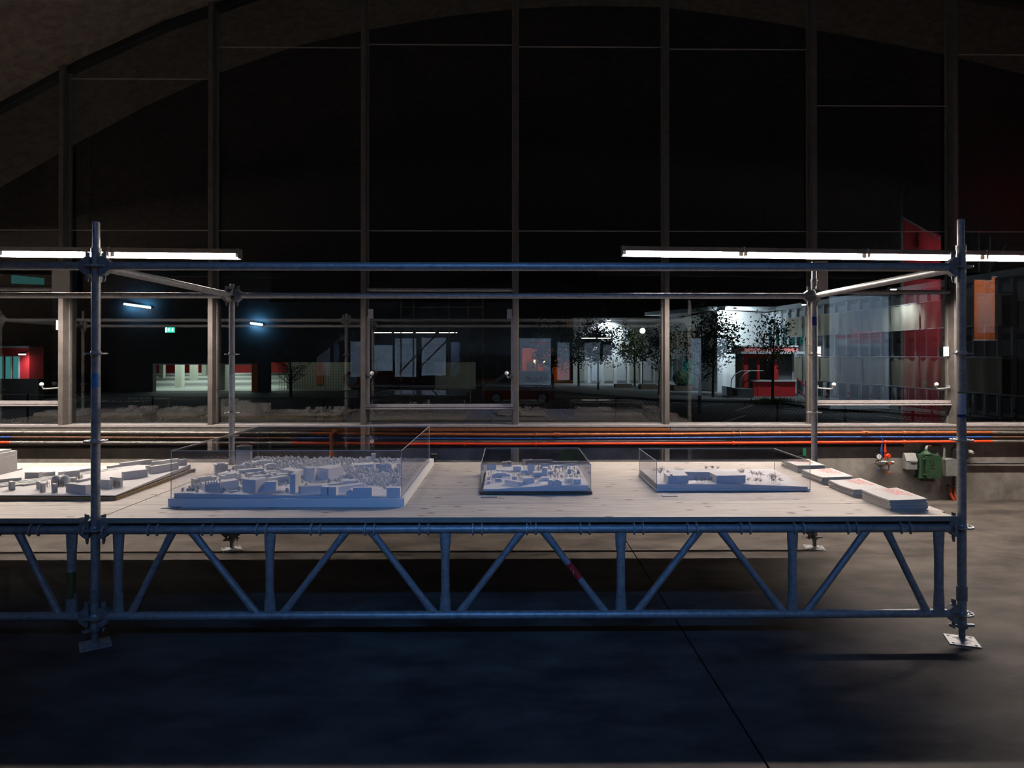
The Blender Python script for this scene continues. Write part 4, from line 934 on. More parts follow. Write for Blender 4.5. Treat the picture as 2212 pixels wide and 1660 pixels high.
# ---------------------------------------------------------------- the street outside (night)
ZG = -.5
def G(px, py): return onZ(px, py, ZG)
mat('asphalt', (.055, .06, .065), .75, 0, noise=.35, scale=3, bump=.1)
mat('paving', (.17, .18, .185), .8, 0, noise=.25, scale=2)
mat('kerb', (.12, .125, .13), .8)
mat('roadpaint', (.62, .64, .66), .7, 0, noise=.4, scale=6)
mat('render_white', (.72, .74, .74), .85, 0, noise=.05, scale=3)
mat('wall_grey', (.33, .36, .38), .7, 0, noise=.1, scale=3)
mat('panel_dark', (.10, .115, .13), .6)
mat('fin', (.62, .66, .70), .5)
mat('teal_glass', (.02, .09, .10), .2)
mat('blind', (.50, .40, .27), .8)
mat('tarp', (.55, .50, .40), .9, 0, noise=.15, scale=2, stretch=(3, 3, .4))
mat('kiosk_red', (.62, .03, .035), .5)
mat('kiosk_pink', (.80, .24, .23), .6)
mat('bark', (.05, .045, .04), .9, 0, noise=.4, scale=12, bump=.4)
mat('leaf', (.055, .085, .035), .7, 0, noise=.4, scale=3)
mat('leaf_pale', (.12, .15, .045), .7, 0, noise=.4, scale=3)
mat('grass', (.05, .14, .03), .9, 0, noise=.4, scale=10)
mat('darkwall', (.06, .063, .075), .8, 0, noise=.3, scale=2)
mat('garage_floor', (.34, .36, .33), .55, 0, noise=.2, scale=1)
mat('garage_red', (.55, .02, .02), .6)
mat('column', (.55, .57, .50), .7)
mat('orange_wall', (.55, .16, .05), .8)
mat('planter', (.10, .075, .06), .9, 0, noise=.4, scale=8)
mat('railing', (.55, .60, .64), .4, .4)
mat('fence_metal', (.07, .065, .06), .6, .3)
mat('pale_panel', (.45, .46, .40), .8)
emis('lamp_white', (.80, .95, 1.0), 30)
emis('tube_blue', (.55, .85, 1.0), 9)
emis('sign_green', (.05, .85, .55), 1.4)
emis('sign_white', (.65, .95, 1.0), 2.2)
emis('window_teal', (.10, .62, .60), .32)
emis('window_dimteal', (.04, .30, .28), .22)
emis('garage_tube', (.80, 1.0, .86), 6)
emis('street_sodium', (1.0, .42, .12), 12)
emis('interior_glow', (.75, .95, .85), .5)
COOL = (.80, .93, 1.0)

gr = MB().box(-70, 70, YW + .28, 110, ZG - .3, ZG).build('ground_street', 'asphalt'); struct(gr, 'dark asphalt street outside the windows')
# pavement along the white building
pv = [G(1120, 841), G(1440, 868), G(1690, 872), G(1760, 885), G(2212, 915)]
back = [Vector((30, 40, ZG)), Vector((8, 55, ZG)), Vector((-4, 56, ZG))]
o = MB().prism([(p.x, p.y) for p in pv] + [(p.x, p.y) for p in back], ZG, ZG + .08).build('pavement', 'paving'); struct(o, 'pale pavement in front of the white building')
b = MB()
for a, c in zip(pv, pv[1:]):
    d = (c - a).normalized(); n = Vector((d.y, -d.x, 0)) * .14
    b.prism([(a.x, a.y), (a.x + n.x, a.y + n.y), (c.x + n.x, c.y + n.y), (c.x, c.y)][::-1], ZG, ZG + .1)
k = b.build('kerb', 'kerb'); struct(k, 'stone kerb edging the pavement')
for i, (a, c) in enumerate((((1440, 872), (1500, 866)), ((1590, 888), (1625, 876)), ((1565, 912), (1610, 898)), ((1695, 884), (1752, 880)), ((1690, 888), (1758, 883.5)), ((1684, 891), (1762, 887)), ((1690, 893), (1770, 893)), ((1805, 905), (1900, 916)), ((1900, 899), (2010, 912)), ((1320, 858), (1420, 866)), ((1480, 880), (1560, 874)))):
    p, q = G(*a), G(*c); d = (q - p).normalized(); n = Vector((-d.y, d.x, 0)) * .07
    o = MB().prism([(p.x - n.x, p.y - n.y), (q.x - n.x, q.y - n.y), (q.x + n.x, q.y + n.y), (p.x + n.x, p.y + n.y)], ZG, ZG + .004).build('road_line', 'roadpaint', gr)

# ---- white building: far wing, link, gable, near wing with tarpaulins
HB = 4.25
far0, far1 = onY(1238, 831, 51), onY(1440, 831, 51)
gab0, gab1 = onY(1550, 851, 38.9), onY(1657, 851, 41.2)
near = [onY(px, 850, d) for px, d in ((1657, 41.2), (1760, 35.9), (1860, 31.6), (1960, 28.3), (2060, 25.4), (2160, 23.2), (2300, 20.7))]
def wallseg(b, p, q, z0, z1, th=.3):
    d = (q - p); d.z = 0; d.normalize(); n = Vector((-d.y, d.x, 0)) * th
    b.prism([(p.x, p.y), (q.x, q.y), (q.x + n.x, q.y + n.y), (p.x + n.x, p.y + n.y)], z0, z1)
def onwall(t, name, p, q, f0, f1, z0, z1, m, out=.03, th=.05):
    d = (q - p); d.z = 0; L = d.length; d.normalize(); n = Vector((-d.y, d.x, 0)); a = p + d * L * f0 - n * out; c = p + d * L * f1 - n * out
    return MB().prism([(a.x, a.y), (c.x, c.y), (c.x + n.x * th, c.y + n.y * th), (a.x + n.x * th, a.y + n.y * th)], z0, z1).build(name, m, t)
Bd = thing('white_building', 'long white two storey building with flood lit gable across the street', 'building', ((gab0.x + gab1.x) / 2, 40, ZG))
b = MB(); wallseg(b, far0, far1, ZG, HB); b.build('far_wall', 'render_white', Bd)
b = MB(); wallseg(b, far1, gab0, ZG, HB); b.build('link_wall', 'render_white', Bd)
b = MB(); wallseg(b, gab0, gab1, ZG, HB); b.build('gable_wall', 'render_white', Bd)
for i, (p, q) in enumerate(zip(near, near[1:])): b = MB(); wallseg(b, p, q, ZG, HB + .05); b.build('near_wall', 'wall_grey', Bd)
ro = MB(); pts = [far0, far1, gab0, gab1] + near[1:]
for p, q in zip(pts, pts[1:]):
    d = (q - p); d.z = 0; d.normalize(); n = Vector((-d.y, d.x, 0)); a, c = p - n * .55, q - n * .55
    ro.prism([(a.x, a.y), (c.x, c.y), (q.x + n.x * 6, q.y + n.y * 6), (p.x + n.x * 6, p.y + n.y * 6)], HB, HB + .22)
ro.build('roof', 'fin', Bd)
# far wing: door panels, upper windows
for i in range(7):
    f0 = .06 + i * .135
    w_ = onwall(Bd, 'window', far0, far1, f0, f0 + .085, 1.9, 3.1, 'fin', .04); onwall(w_, 'pane', far0, far1, f0 + .008, f0 + .077, 1.98, 3.02, 'pale_panel', .06)
    onwall(Bd, 'lower_panel', far0, far1, f0, f0 + .10, -.2, 1.2, 'fin' if i % 2 else 'pale_panel', .04)
for i in range(6):
    f0 = .05 + i * .115
    w_ = onwall(Bd, 'window', far1, gab0, f0, f0 + .085, 2.05, 3.45, 'fin', .04); onwall(w_, 'blind', far1, gab0, f0 + .008, f0 + .077, 2.12, 3.38, 'blind', .06)
    if i < 5: w_ = onwall(Bd, 'shop_window', far1, gab0, f0, f0 + .10, -.3, 1.5, 'fin', .04); onwall(w_, 'pane', far1, gab0, f0 + .012, f0 + .09, -.2, 1.42, 'window_dimteal' if i > 2 else 'teal_glass', .06)
# near wing: strip windows, fins
for s_, (p, q) in enumerate(zip(near, near[1:])):
    nn = 6 if s_ == 0 else 4
    for i in range(nn):
        f0 = i / nn
        onwall(Bd, 'fin', p, q, f0, f0 + .035, ZG + .1, HB, 'fin', .14, .16)
        w_ = onwall(Bd, 'window', p, q, f0 + .05, f0 + 1 / nn - .01, 2.2, 3.3 if s_ == 0 else 2.4, 'panel_dark', .03)
        if s_ == 0: onwall(w_, 'pane', p, q, f0 + .07, f0 + 1 / nn - .03, 2.28, 3.2, 'window_dimteal' if i in (1, 3, 4) else 'teal_glass', .05)
        onwall(Bd, 'upper_panel', p, q, f0 + .05, f0 + 1 / nn - .01, 3.45, 4.1, 'fin', .03)
        onwall(Bd, 'lower_panel', p, q, f0 + .05, f0 + 1 / nn - .01, -.3, 1.5, 'panel_dark', .03)
# tarpaulins hung on the near wing
def wp(px):                                  # point of the near wing seen at photo column px
    for p, q, a, c in zip(near, near[1:], (1657, 1760, 1860, 1960, 2060, 2160), (1760, 1860, 1960, 2060, 2160, 2300)):
        if a <= px <= c:
            best = p
            for k in range(41):
                v = p.lerp(q, k / 40); r = ray(px, 800); 
                if abs(v.x / v.y - r.x / r.y) < abs(best.x / best.y - r.x / r.y): best = v
            return best.copy()
    return near[-1].copy()
def tarp(px0, px1, z0, z1, label, rr):
    p, q = wp(px0), wp(px1); d = q - p; d.z = 0; d.normalize(); n = Vector((-d.y, d.x, 0)); o0 = n * -.55
    t = thing('tarpaulin', label, 'tarpaulin', ((p.x + q.x) / 2 + o0.x, (p.y + q.y) / 2 + o0.y, z0), 'tarpaulins on the building wing')
    b = MB(); N = 26; ph = rr.random() * 6; vs = []
    for k in range(N + 1):
        f_ = k / N; base = p.lerp(q, f_) + o0
        for r_ in range(5):
            z = z0 + (z1 - z0) * r_ / 4; amp = .05 * (1 - .55 * r_ / 4); off = n * (amp * math.sin(f_ * 17 + ph + .6 * math.sin(r_ + ph)) * (.4 + .6 * math.sin(f_ * 3 + ph) ** 2)); v = base + off; vs.append((v.x, v.y, z))
    fs = [(k * 5 + r_, (k + 1) * 5 + r_, (k + 1) * 5 + r_ + 1, k * 5 + r_ + 1) for k in range(N) for r_ in range(4)]
    nv = len(vs); vs += [(x + n.x * .01, y + n.y * .01, z) for x, y, z in vs]; fs += [tuple(nv + i for i in f[::-1]) for f in fs]
    b.add(vs, fs); b.build('cloth', 'tarp', t, True)
    for z in (z0, z1): b = MB().tube([(p.x + o0.x, p.y + o0.y, z), (q.x + o0.x, q.y + o0.y, z)], .022, 6); b.build('batten', 'railing', t)
    for f_ in (.02, .98): v = p.lerp(q, f_); MB().tube([(v.x + o0.x, v.y + o0.y, z1), (v.x, v.y, z1 + .05)], .015, 5).build('stay', 'fence_metal', t)
rr = random.Random(4)
up = [1717, 1757, 1793, 1838, 1889, 1950, 2017, 2090, 2200]; UL = ['beside the red kiosk roof', 'just past the kiosk', 'third along from the kiosk', 'left of the floodlight', 'under the floodlight', 'right of the floodlight', 'by the orange banner reflection', 'furthest from the kiosk']
for i, (a, c) in enumerate(zip(up, up[1:])):
    tarp(a + 1.5, c - 1.5, 2.68, 3.72, 'beige tarpaulin in the upper row, ' + UL[i], rr); tarp(a + 1.5, c - 1.5, .35, 1.60, 'beige tarpaulin in the lower row, ' + UL[i].replace('floodlight', 'lamp'), rr)
# bright floodlights under the eaves
def lamp(px, py, d, power, label, aim, m='lamp_white', r=.11, ang=140, col=COOL):
    p = onY(px, py, d); t = thing('eaves_lamp', label, 'lamp', p)
    MB().lathe([(r * .3, .10), (r, .05), (r * 1.1, 0)], p, 16).build('shade', 'fence_metal', t, True)
    MB().lathe([(r * .95, -.03), (r * .95, -.002)], p, 16).build('bulb', m, t, True)
    MB().tube([(p.x, p.y, p.z + .08), (p.x, p.y + .35, p.z + .10), (p.x, p.y + .7, HB + .05)], .02, 6).build('arm', 'fence_metal', t, True)
    if power: spot('floodlight', (p.x, p.y - .02, p.z - .06), (p.x + aim[0], p.y + aim[1], p.z + aim[2]), power, col, ang, .8, .08)
lamp(1738, 658, 33.2, 420, 'bright lamp at the roof corner over the red kiosk', (-1.2, 1.2, -2.0), r=.13)
lamp(1930, 625, 27.2, 170, 'bright lamp shining down on the tarpaulins', (0, .5, -2.5), r=.11)
lamp(1588, 668, 37.9, 1100, 'lamp over the white gable wall', (.5, 2.4, -1.8), r=.10)
lamp(1497, 671, 44.0, 520, 'lamp over the link wall left of the gable', (0, .8, -2.5), r=.08)
lamp(1441, 687, 49.5, 320, 'lamp at the inner corner of the white building', (0, .8, -2.5), r=.08)
lamp(1315, 692, 50.2, 900, 'lamp over the far white wing behind the leafy trees', (0, .9, -2.2), r=.12)
p = onY(1388, 715, 44); t = thing('globe_lamp', 'round glowing globe lamp on a post among the trees', 'lamp', (p.x, p.y, ZG))
MB().ball(p, .17).build('globe', 'lamp_white', t, True); MB().tube([(p.x, p.y, ZG), (p.x, p.y, p.z - .14)], .04, 8).build('post', 'fence_metal', t)

# ---- red kiosk with steps
kc = lambda cx, cy: (1430 + cx / 5.93, 640 + cy / 5.93)
kY = 34.6; k0, k1 = onY(*kc(1055, 1290), kY), onY(*kc(1750, 1290), kY - .4); z1 = onY(*kc(1060, 640), kY).z; zr = onY(*kc(1060, 720), kY).z
K = thing('kiosk', 'red porter kiosk with pink fascia beside the white building', 'kiosk', ((k0.x + k1.x) / 2, kY + 1, ZG)); dep = 2.0
MB().box(k0.x - .25, k1.x + .35, kY - .3, kY + dep, zr - .08, zr + .04).build('canopy', 'fin', K); MB().box(k0.x - .02, k1.x + .1, kY - .1, kY + dep, zr + .04, z1 - .05).build('fascia', 'kiosk_pink', K); MB().box(k0.x - .2, k1.x + .1, kY - .15, kY + dep, z1 - .05, z1 + .02).build('roof', 'fin', K)
zc_ = onY(*kc(1200, 1095), kY).z; xm1, xm2 = onY(*kc(1237, 900), kY).x, onY(*kc(1458, 900), kY).x; xs = onY(*kc(1175, 1100), kY).x
for x_, w_ in ((k0.x + .08, .11), (xm1, .05), (xm2, .12)): MB().box(x_ - w_, x_ + w_, kY - .02, kY + .2, ZG, zr - .08).build('post', 'kiosk_red', K)
MB().box(k0.x, xm2, kY + .0, kY + .18, zr - .30, zr - .08).build('head_beam', 'kiosk_red', K)
MB().box(xs, k1.x, kY, kY + .15, ZG, zc_).build('counter_front', 'kiosk_red', K); MB().box(xs - .05, k1.x + .05, kY - .1, kY + .3, zc_, zc_ + .08).build('counter_top', 'fin', K)
MB().box(k0.x + .2, k1.x, kY + dep - .1, kY + dep, ZG, zr).build('back_wall', 'wall_grey', K); MB().box(k1.x - .1, k1.x, kY + .15, kY + dep, ZG, zr).build('side_wall', 'wall_grey', K)
MB().box(xm2 + .2, k1.x - .1, kY + .25, kY + .3, zc_, zr - .1).build('window_pane', 'panel_dark', K); x_ = onY(*kc(1195, 900), kY).x; MB().box(x_ - .22, x_ + .22, kY + dep - .14, kY + dep - .1, ZG, zr - .35).build('door', 'blind', K)
s0, s1 = onY(*kc(880, 1270), kY - 1.2), onY(*kc(1185, 1270), kY - 1.2)
S = thing('entrance_steps', 'concrete steps with two curved handrails left of the red kiosk', 'steps', ((s0.x + s1.x) / 2, kY - .8, ZG))
xm_ = s0.x + (s1.x - s0.x) * .33
for i in range(3): MB().box(s0.x + .1, xm_, kY - 1.1 + .3 * i, kY + .2, ZG + .16 * i, ZG + .16 * (i + 1)).build('step', 'paving', S)
MB().box(xm_, s1.x, kY - 1.1, kY + .2, ZG, ZG + .52).build('plinth', 'paving', S); MB().box(s0.x, s0.x + .1, kY - 1.1, kY + .2, ZG, ZG + .6).build('cheek', 'paving', S)
for x_ in (s0.x + .05, xm_ + .1):
    MB().tube([(x_, kY - 1.05, ZG + .5), (x_ + .05, kY - 1.05, ZG + 1.0), (x_ + .25, kY - 1.0, ZG + 1.25), (x_ + .6, kY - .8, ZG + 1.4), (x_ + 1.5, kY - .2, ZG + 1.4)], .025, 8).build('handrail', 'railing', S, True)
# ---- railing and banded poles along the near wing
rl = [G(1740, 868), G(1850, 877), G(1960, 888), G(2060, 899), G(2160, 909), G(2260, 920)]
t = thing('street_railing', 'long metal street railing in front of the tarpaulins', 'railing', rl[0])
rt = [Vector((p.x, p.y, onY(px, py, p.y).z)) for p, px, py in zip(rl, (1740, 1850, 1960, 2060, 2160, 2260), (822.5, 829, 837.5, 846, 853, 860.5))]
MB().tube(rt, .03, 8).build('top_rail', 'railing', t, True)
for i in range(len(rl) - 1):
    for f_ in (0, .33, .66): p, q = rl[i].lerp(rl[i + 1], f_), rt[i].lerp(rt[i + 1], f_); MB().tube([p, q], .022, 6).build('post', 'railing', t)
for kk, (px, pt, pb) in enumerate(((1786, 842, 868), (1832, 847, 871), (1881, 852, 884), (1943, 858, 892), (2013, 876, 900), (2095, 872, 911), (2191, 884, 916))):
    p = G(px, pb); z1_ = onY(px, pt, p.y).z; t = thing('banded_pole', ('first', 'second', 'third', 'fourth', 'fifth', 'sixth', 'seventh')[kk] + ' red and white banded pole along the kerb from the kiosk', 'pole', p, 'banded poles along the kerb'); n = 4
    for k in range(n): MB().tube([(p.x, p.y, ZG + (z1_ - ZG) * k / n), (p.x, p.y, ZG + (z1_ - ZG) * (k + 1) / n)], .028, 8).build('band', 'tape_red' if k % 2 else 'fin', t, True)
# barrier by the kiosk
p, q = G(1722, 864), G(1745, 866); t = thing('folding_barrier', 'red and white striped folding barrier beside the kiosk', 'barrier', p); b = MB()
for a in (p, q): b.tube([(a.x, a.y, ZG), (a.x, a.y, ZG + 1.05)], .02, 6)
b.build('frame', 'railing', t)
for z0_, z1_ in ((1.05, .55), (.5, .05)): MB().tube([(p.x, p.y, ZG + z0_), (q.x, q.y, ZG + z1_)], .03, 6).build('striped_bar', 'tape_red', t)
# ---- chain link fence along the hall
FZ = [(-400, 849), (60, 853), (330, 858), (700, 862), (1060, 863), (1330, 862), (1440, 862), (1679, 866), (1825, 876), (1972, 890), (2150, 905)]
fp = []
for px, py in FZ: q = onZ(px, py, ZG + 1.0); fp.append(Vector((q.x, q.y, ZG)))
t = thing('chain_link_fence', 'dark chain link fence with thin posts between hall and street', 'fence', fp[4])
for p in fp: MB().tube([p, (p.x, p.y, ZG + 1.02)], .028, 8).build('post', 'fence_metal', t, True)
for a, c in zip(fp, fp[1:]):
    b = MB(); L_ = (c - a).length; d = (c - a) / L_; s_ = .11; n = int(L_ / s_); hgt = 1.0
    for k in range(-int(hgt / s_) - 1, n + 1):
        for sg in (1, -1):
            u0 = k * s_ if sg > 0 else k * s_ + hgt; u1 = u0 + sg * hgt; z0_, z1_ = 0., hgt
            lo, hi = min(u0, u1), max(u0, u1)
            if hi <= 0 or lo >= L_: continue
            def clipu(ua, za, ub, zb):
                if ua > ub: ua, za, ub, zb = ub, zb, ua, za
                if ua < 0: za = za + (zb - za) * (0 - ua) / (ub - ua); ua = 0
                if ub > L_: zb = za + (zb - za) * (L_ - ua) / (ub - ua); ub = L_
                return ua, za, ub, zb
            ua, za, ub, zb = clipu(u0, z0_, u1, z1_); p, q = a + d * ua, a + d * ub
            b.tube([(p.x, p.y, ZG + za), (q.x, q.y, ZG + zb)], .0035, 3, False)
    b.tube([(a.x, a.y, ZG + 1.0), (c.x, c.y, ZG + 1.0)], .006, 4, False)
    b.build('wire_mesh', 'fence_metal', t, kind='stuff')
# grass strip
rr = random.Random(9); b = MB()
for k in range(900):
    c = G(rr.gauss(1675, 22), rr.uniform(868, 876)); h = rr.uniform(.08, .3); a = rr.random() * 6.28; dx, dy = .02 * math.cos(a), .02 * math.sin(a)
    b.add([(c.x - dx, c.y - dy, ZG), (c.x + dx, c.y + dy, ZG), (c.x + rr.uniform(-.1, .1), c.y + rr.uniform(-.1, .1), ZG + h)], [(0, 1, 2)])
o = b.build('grass_strip', 'grass', kind='stuff'); tag(o, 'tuft of green grass at the foot of the sparse tree by the kiosk', 'grass', kind='stuff')

# added fill lights, out of view, brighten the road
area('road_fill', (-23, 24, 6.5), (-6, 26, 0), .6, .3, 120, (.75, .9, 1.0), 140)
area('road_fill', (26, 16, 6.5), (8, 24, 0), .6, .3, 60, (.75, .9, 1.0), 140)
# ---- trees
def tree(base, top_z, crown, nleaf, label, seed, m='leaf', leaf=.10, lean=0., tr=.07, bare=False, group=None, cz=None):
    rr = random.Random(seed); t = thing('street_tree' if not bare else 'bare_tree', label, 'tree', base, group); b = MB()
    H_ = top_z - base.z; tips = []
    P = [Vector(base) + Vector((lean * f_ ** 1.5, 0, H_ * f_)) for f_ in (0, .2, .4, .6, .8, .97)]
    b.tube(P, [tr, tr * .85, tr * .7, tr * .5, tr * .3, tr * .1], 8)
    for k in range(22 if not bare else 26):
        f_ = rr.uniform(.33, .92); o = P[0].lerp(P[-1], f_); a = rr.random() * 6.28; L_ = crown * rr.uniform(.5, 1.0) * (1.15 - .5 * f_); e = o + Vector((math.cos(a) * L_, math.sin(a) * L_, L_ * rr.uniform(.35, .95)))
        mid = o.lerp(e, .5) + Vector((0, 0, -.06 * L_)); b.tube([o, mid, e], [tr * .28, tr * .18, tr * .06], 5, False); tips.append((o, e))
        for j in range(3 if not bare else 5):
            s_ = o.lerp(e, rr.uniform(.4, .95)); e2 = s_ + Vector((rr.gauss(0, 1), rr.gauss(0, 1), rr.uniform(-.2, 1))).normalized() * L_ * .45; b.tube([s_, e2], [tr * .1, tr * .03], 4, False); tips.append((s_, e2))
    b.build('trunk', 'bark', t, True)
    if nleaf:
        b = MB(); vs = []; fs = []
        for k in range(nleaf):
            if rr.random() < .45:
                o, e = rr.choice(tips); c = o.lerp(e, rr.uniform(.35, 1.1)) + Vector((rr.gauss(0, 1), rr.gauss(0, 1), rr.gauss(0, 1))) * crown * .10
            else:
                w_ = Vector((rr.gauss(0, 1), rr.gauss(0, 1), rr.gauss(0, 1))).normalized() * rr.uniform(.35, 1.0); lump = .8 + .25 * math.sin(5 * w_.x + seed) * math.sin(4 * w_.z + 2 * w_.y + seed)
                c = P[0].lerp(P[-1], .66) + Vector((w_.x * crown * 1.0, w_.y * crown * 1.0, w_.z * H_ * .40)) * lump
            u = Vector((rr.gauss(0, 1), rr.gauss(0, 1), rr.gauss(0, 1))).normalized(); v = u.cross(Vector((rr.gauss(0, 1), rr.gauss(0, 1), rr.gauss(0, 1)))).normalized(); s_ = leaf * rr.uniform(.6, 1.2); i = len(vs)
            vs += [tuple(c - u * s_), tuple(c + v * s_ * .45), tuple(c + u * s_), tuple(c - v * s_ * .45)]; fs.append((i, i + 1, i + 2, i + 3))
        b.v = vs; b.f = fs; b.build('foliage', m, t, kind='stuff')
    return t
def T(px, py): return G(px, py)
def zt(px, py, base): return onY(px, py, base.y).z
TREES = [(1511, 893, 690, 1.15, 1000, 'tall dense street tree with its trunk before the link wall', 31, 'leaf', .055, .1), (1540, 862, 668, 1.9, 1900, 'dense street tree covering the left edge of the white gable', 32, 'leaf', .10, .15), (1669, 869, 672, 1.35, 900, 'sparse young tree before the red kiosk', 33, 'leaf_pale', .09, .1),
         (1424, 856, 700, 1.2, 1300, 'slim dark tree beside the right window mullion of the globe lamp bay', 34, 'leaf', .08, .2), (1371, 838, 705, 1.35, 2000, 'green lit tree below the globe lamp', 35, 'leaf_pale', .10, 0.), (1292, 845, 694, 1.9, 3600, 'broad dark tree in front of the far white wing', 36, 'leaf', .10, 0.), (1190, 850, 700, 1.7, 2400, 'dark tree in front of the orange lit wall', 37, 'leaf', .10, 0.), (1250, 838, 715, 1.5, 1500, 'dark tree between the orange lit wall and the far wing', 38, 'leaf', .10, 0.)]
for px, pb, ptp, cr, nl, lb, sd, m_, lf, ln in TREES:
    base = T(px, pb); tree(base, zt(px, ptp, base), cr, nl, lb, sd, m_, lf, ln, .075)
for px, pb, ptp, cr, lb, sd in ((805, 852, 770, 1.5, 'bare spreading tree seen through the centre opening window', 41), (628, 858, 775, 1.3, 'bare forked tree before the pale mesh panels', 42), (98, 858, 745, 1.5, 'bare tree before the red building', 43), (1085, 850, 772, 1.2, 'bare tree at the right edge of the centre opening window', 44)):
    base = T(px, pb); tree(base, zt(px, ptp, base), cr, 0, lb, sd, tr=.09, bare=True)
# planters under the far wing
for px0, px1, py0, py1, lb in ((1330, 1366, 831, 841, 'long planter box under the green lit tree'), (1384, 1419, 832, 844, 'long planter box beside the slim dark tree'), (1455, 1494, 835, 848, 'planter with clipped bush at the orange post')):
    a, c = G(px0, py1), G(px1, py1); z_ = onY(px0, py0, a.y).z; t = thing('planter', lb, 'planter', ((a.x + c.x) / 2, a.y, ZG)); MB().box(a.x, c.x, a.y, a.y + .8, ZG + .08, z_).build('box', 'planter', t); MB().box(a.x + .05, c.x - .05, a.y + .05, a.y + .75, z_, z_ + .02).build('soil', 'bark', t)
    if px0 == 1455:
        rr = random.Random(2); b = MB(); cc = Vector(((a.x + c.x) / 2, a.y + .4, z_ + .45))
        for k in range(900):
            v = Vector((rr.gauss(0, 1), rr.gauss(0, 1), rr.gauss(0, 1))).normalized(); q = cc + v * .5 * rr.uniform(.8, 1); u = Vector((rr.gauss(0, 1), rr.gauss(0, 1), rr.gauss(0, 1))).normalized() * .05; w_ = u.cross(v); b.quad(q - u, q + w_, q + u, q - w_)
        b.build('bush', 'leaf', t, kind='stuff')
p = G(1488, 836); o = MB().box(p.x - .1, p.x + .1, p.y, p.y + .2, ZG, ZG + 2.2).build('orange_post', 'orange_wall', org=p); tag(o, 'orange square post beside the clipped bush', 'post')
# ---- orange lit house far behind
a, c = onY(1128, 815, 62), onY(1232, 815, 62); t = thing('orange_house', 'far house lit orange by street lamps behind the dark tree', 'building', ((a.x + c.x) / 2, 62, ZG))
MB().box(a.x, c.x, 62, 66, ZG, onY(1130, 752, 62).z).build('wall', 'orange_wall', t)
for px in (1150, 1185): q = onY(px, 800, 61.95); MB().box(q.x - .5, q.x + .5, 61.9, 62, q.z - .7, q.z + .8).build('window', 'panel_dark', t)
for px in (1156, 1175):
    q = onY(px, 781, 60); t = thing('street_lamp', 'small sodium street lamp before the orange lit house', 'lamp', (q.x, 60, ZG), 'sodium lamps'); MB().ball(q, .13).build('bulb', 'street_sodium', t, True); MB().tube([(q.x, 60, ZG), (q.x, 60, q.z - .1)], .04, 6).build('post', 'fence_metal', t)
    l = bpy.data.lights.new('sodium_light', 'POINT'); l.energy = 55; l.color = (1, .45, .15); l.shadow_soft_size = .15; o = bpy.data.objects.new('sodium_light', l); COL.objects.link(o); o.location = (q.x, 59.7, q.z)

# ---- dark car park building on the left, garage opening, blue tubes
YD = 41.
def V(px, py, y=YD): return onY(px, py, y)
t = thing('car_park_building', 'dark car park building with lit garage opening and blue wall tubes', 'building', (V(380, 850).x, YD, ZG))
x_l, x_o0, x_o1, x_p0, x_p1, x_r = V(150, 800).x, V(330, 800).x, V(545, 800).x, V(581, 800).x, V(748, 800).x, V(1110, 800).x
zo = V(400, 786).z; ztop = V(300, 585).z; zp = V(650, 783).z
for x0_, x1_, z0_, z1_ in ((x_l, x_o0, ZG, ztop), (x_o0, x_o1, zo, ztop), (x_o1, x_p0, ZG, ztop), (x_p0, x_r, zp, ztop * .72)): MB().box(x0_, x1_, YD, YD + .4, z0_, z1_).build('facade', 'darkwall', t)
MB().box(x_o1 - .02, x_o1 + .35, YD - .05, YD, ZG, zo).build('orange_jamb', 'orange_wall', t); MB().box(x_o0, x_o1, YD - .02, YD, zo - .06, zo).build('lintel_strip', 'fin', t)
gf = MB().box(x_o0 - 31, x_o1 + 6, YD + .4, 88, ZG, ZG + .02).build('garage_floor', 'garage_floor', t); MB().box(x_o0 - 31, x_o1 + 6, YD + .4, 88, zo + .5, zo + .6).build('garage_ceiling', 'darkwall', t); MB().box(x_o0 - 31, x_o1 + 6, 88, 88.3, ZG, zo + .6).build('garage_back_wall', 'garage_red', t)
for x0_ in (x_o0 - 31, x_o1 + 6): MB().box(x0_ - .2, x0_, YD + .4, 88, ZG, zo + .6).build('garage_side_wall', 'darkwall', t)
for px, pb, w_ in ((348, 817, .2), (385, 838, .22), (416, 822, .26), (474, 844, .34), (462, 833, .25), (490, 828, .25), (350, 813, .2), (440, 812, .22)):
    p = G(px, pb); MB().box(p.x - w_, p.x + w_, p.y, p.y + w_ * 2, ZG, zo + .5).build('column', 'column', t) if px not in (462,) else MB().box(p.x - w_, p.x + w_, p.y, p.y + w_ * 2, ZG, ZG + 1.6).build('parked_box', 'garage_red', t)
for i in range(3):
    x = x_o0 - 3 + i * 6; l_ = MB().box(x - .06, x + .06, YD + 6, YD + 34, zo + .42, zo + .5).build('ceiling_tube', 'garage_tube', t)
for y_ in (46, 58, 70, 82):
    area('garage_light', ((x_o0 + x_o1) / 2 * y_ / 43, y_, zo + .4), ((x_o0 + x_o1) / 2 * y_ / 43, y_, 0), 8, 6, 300, (.85, 1.0, .88))
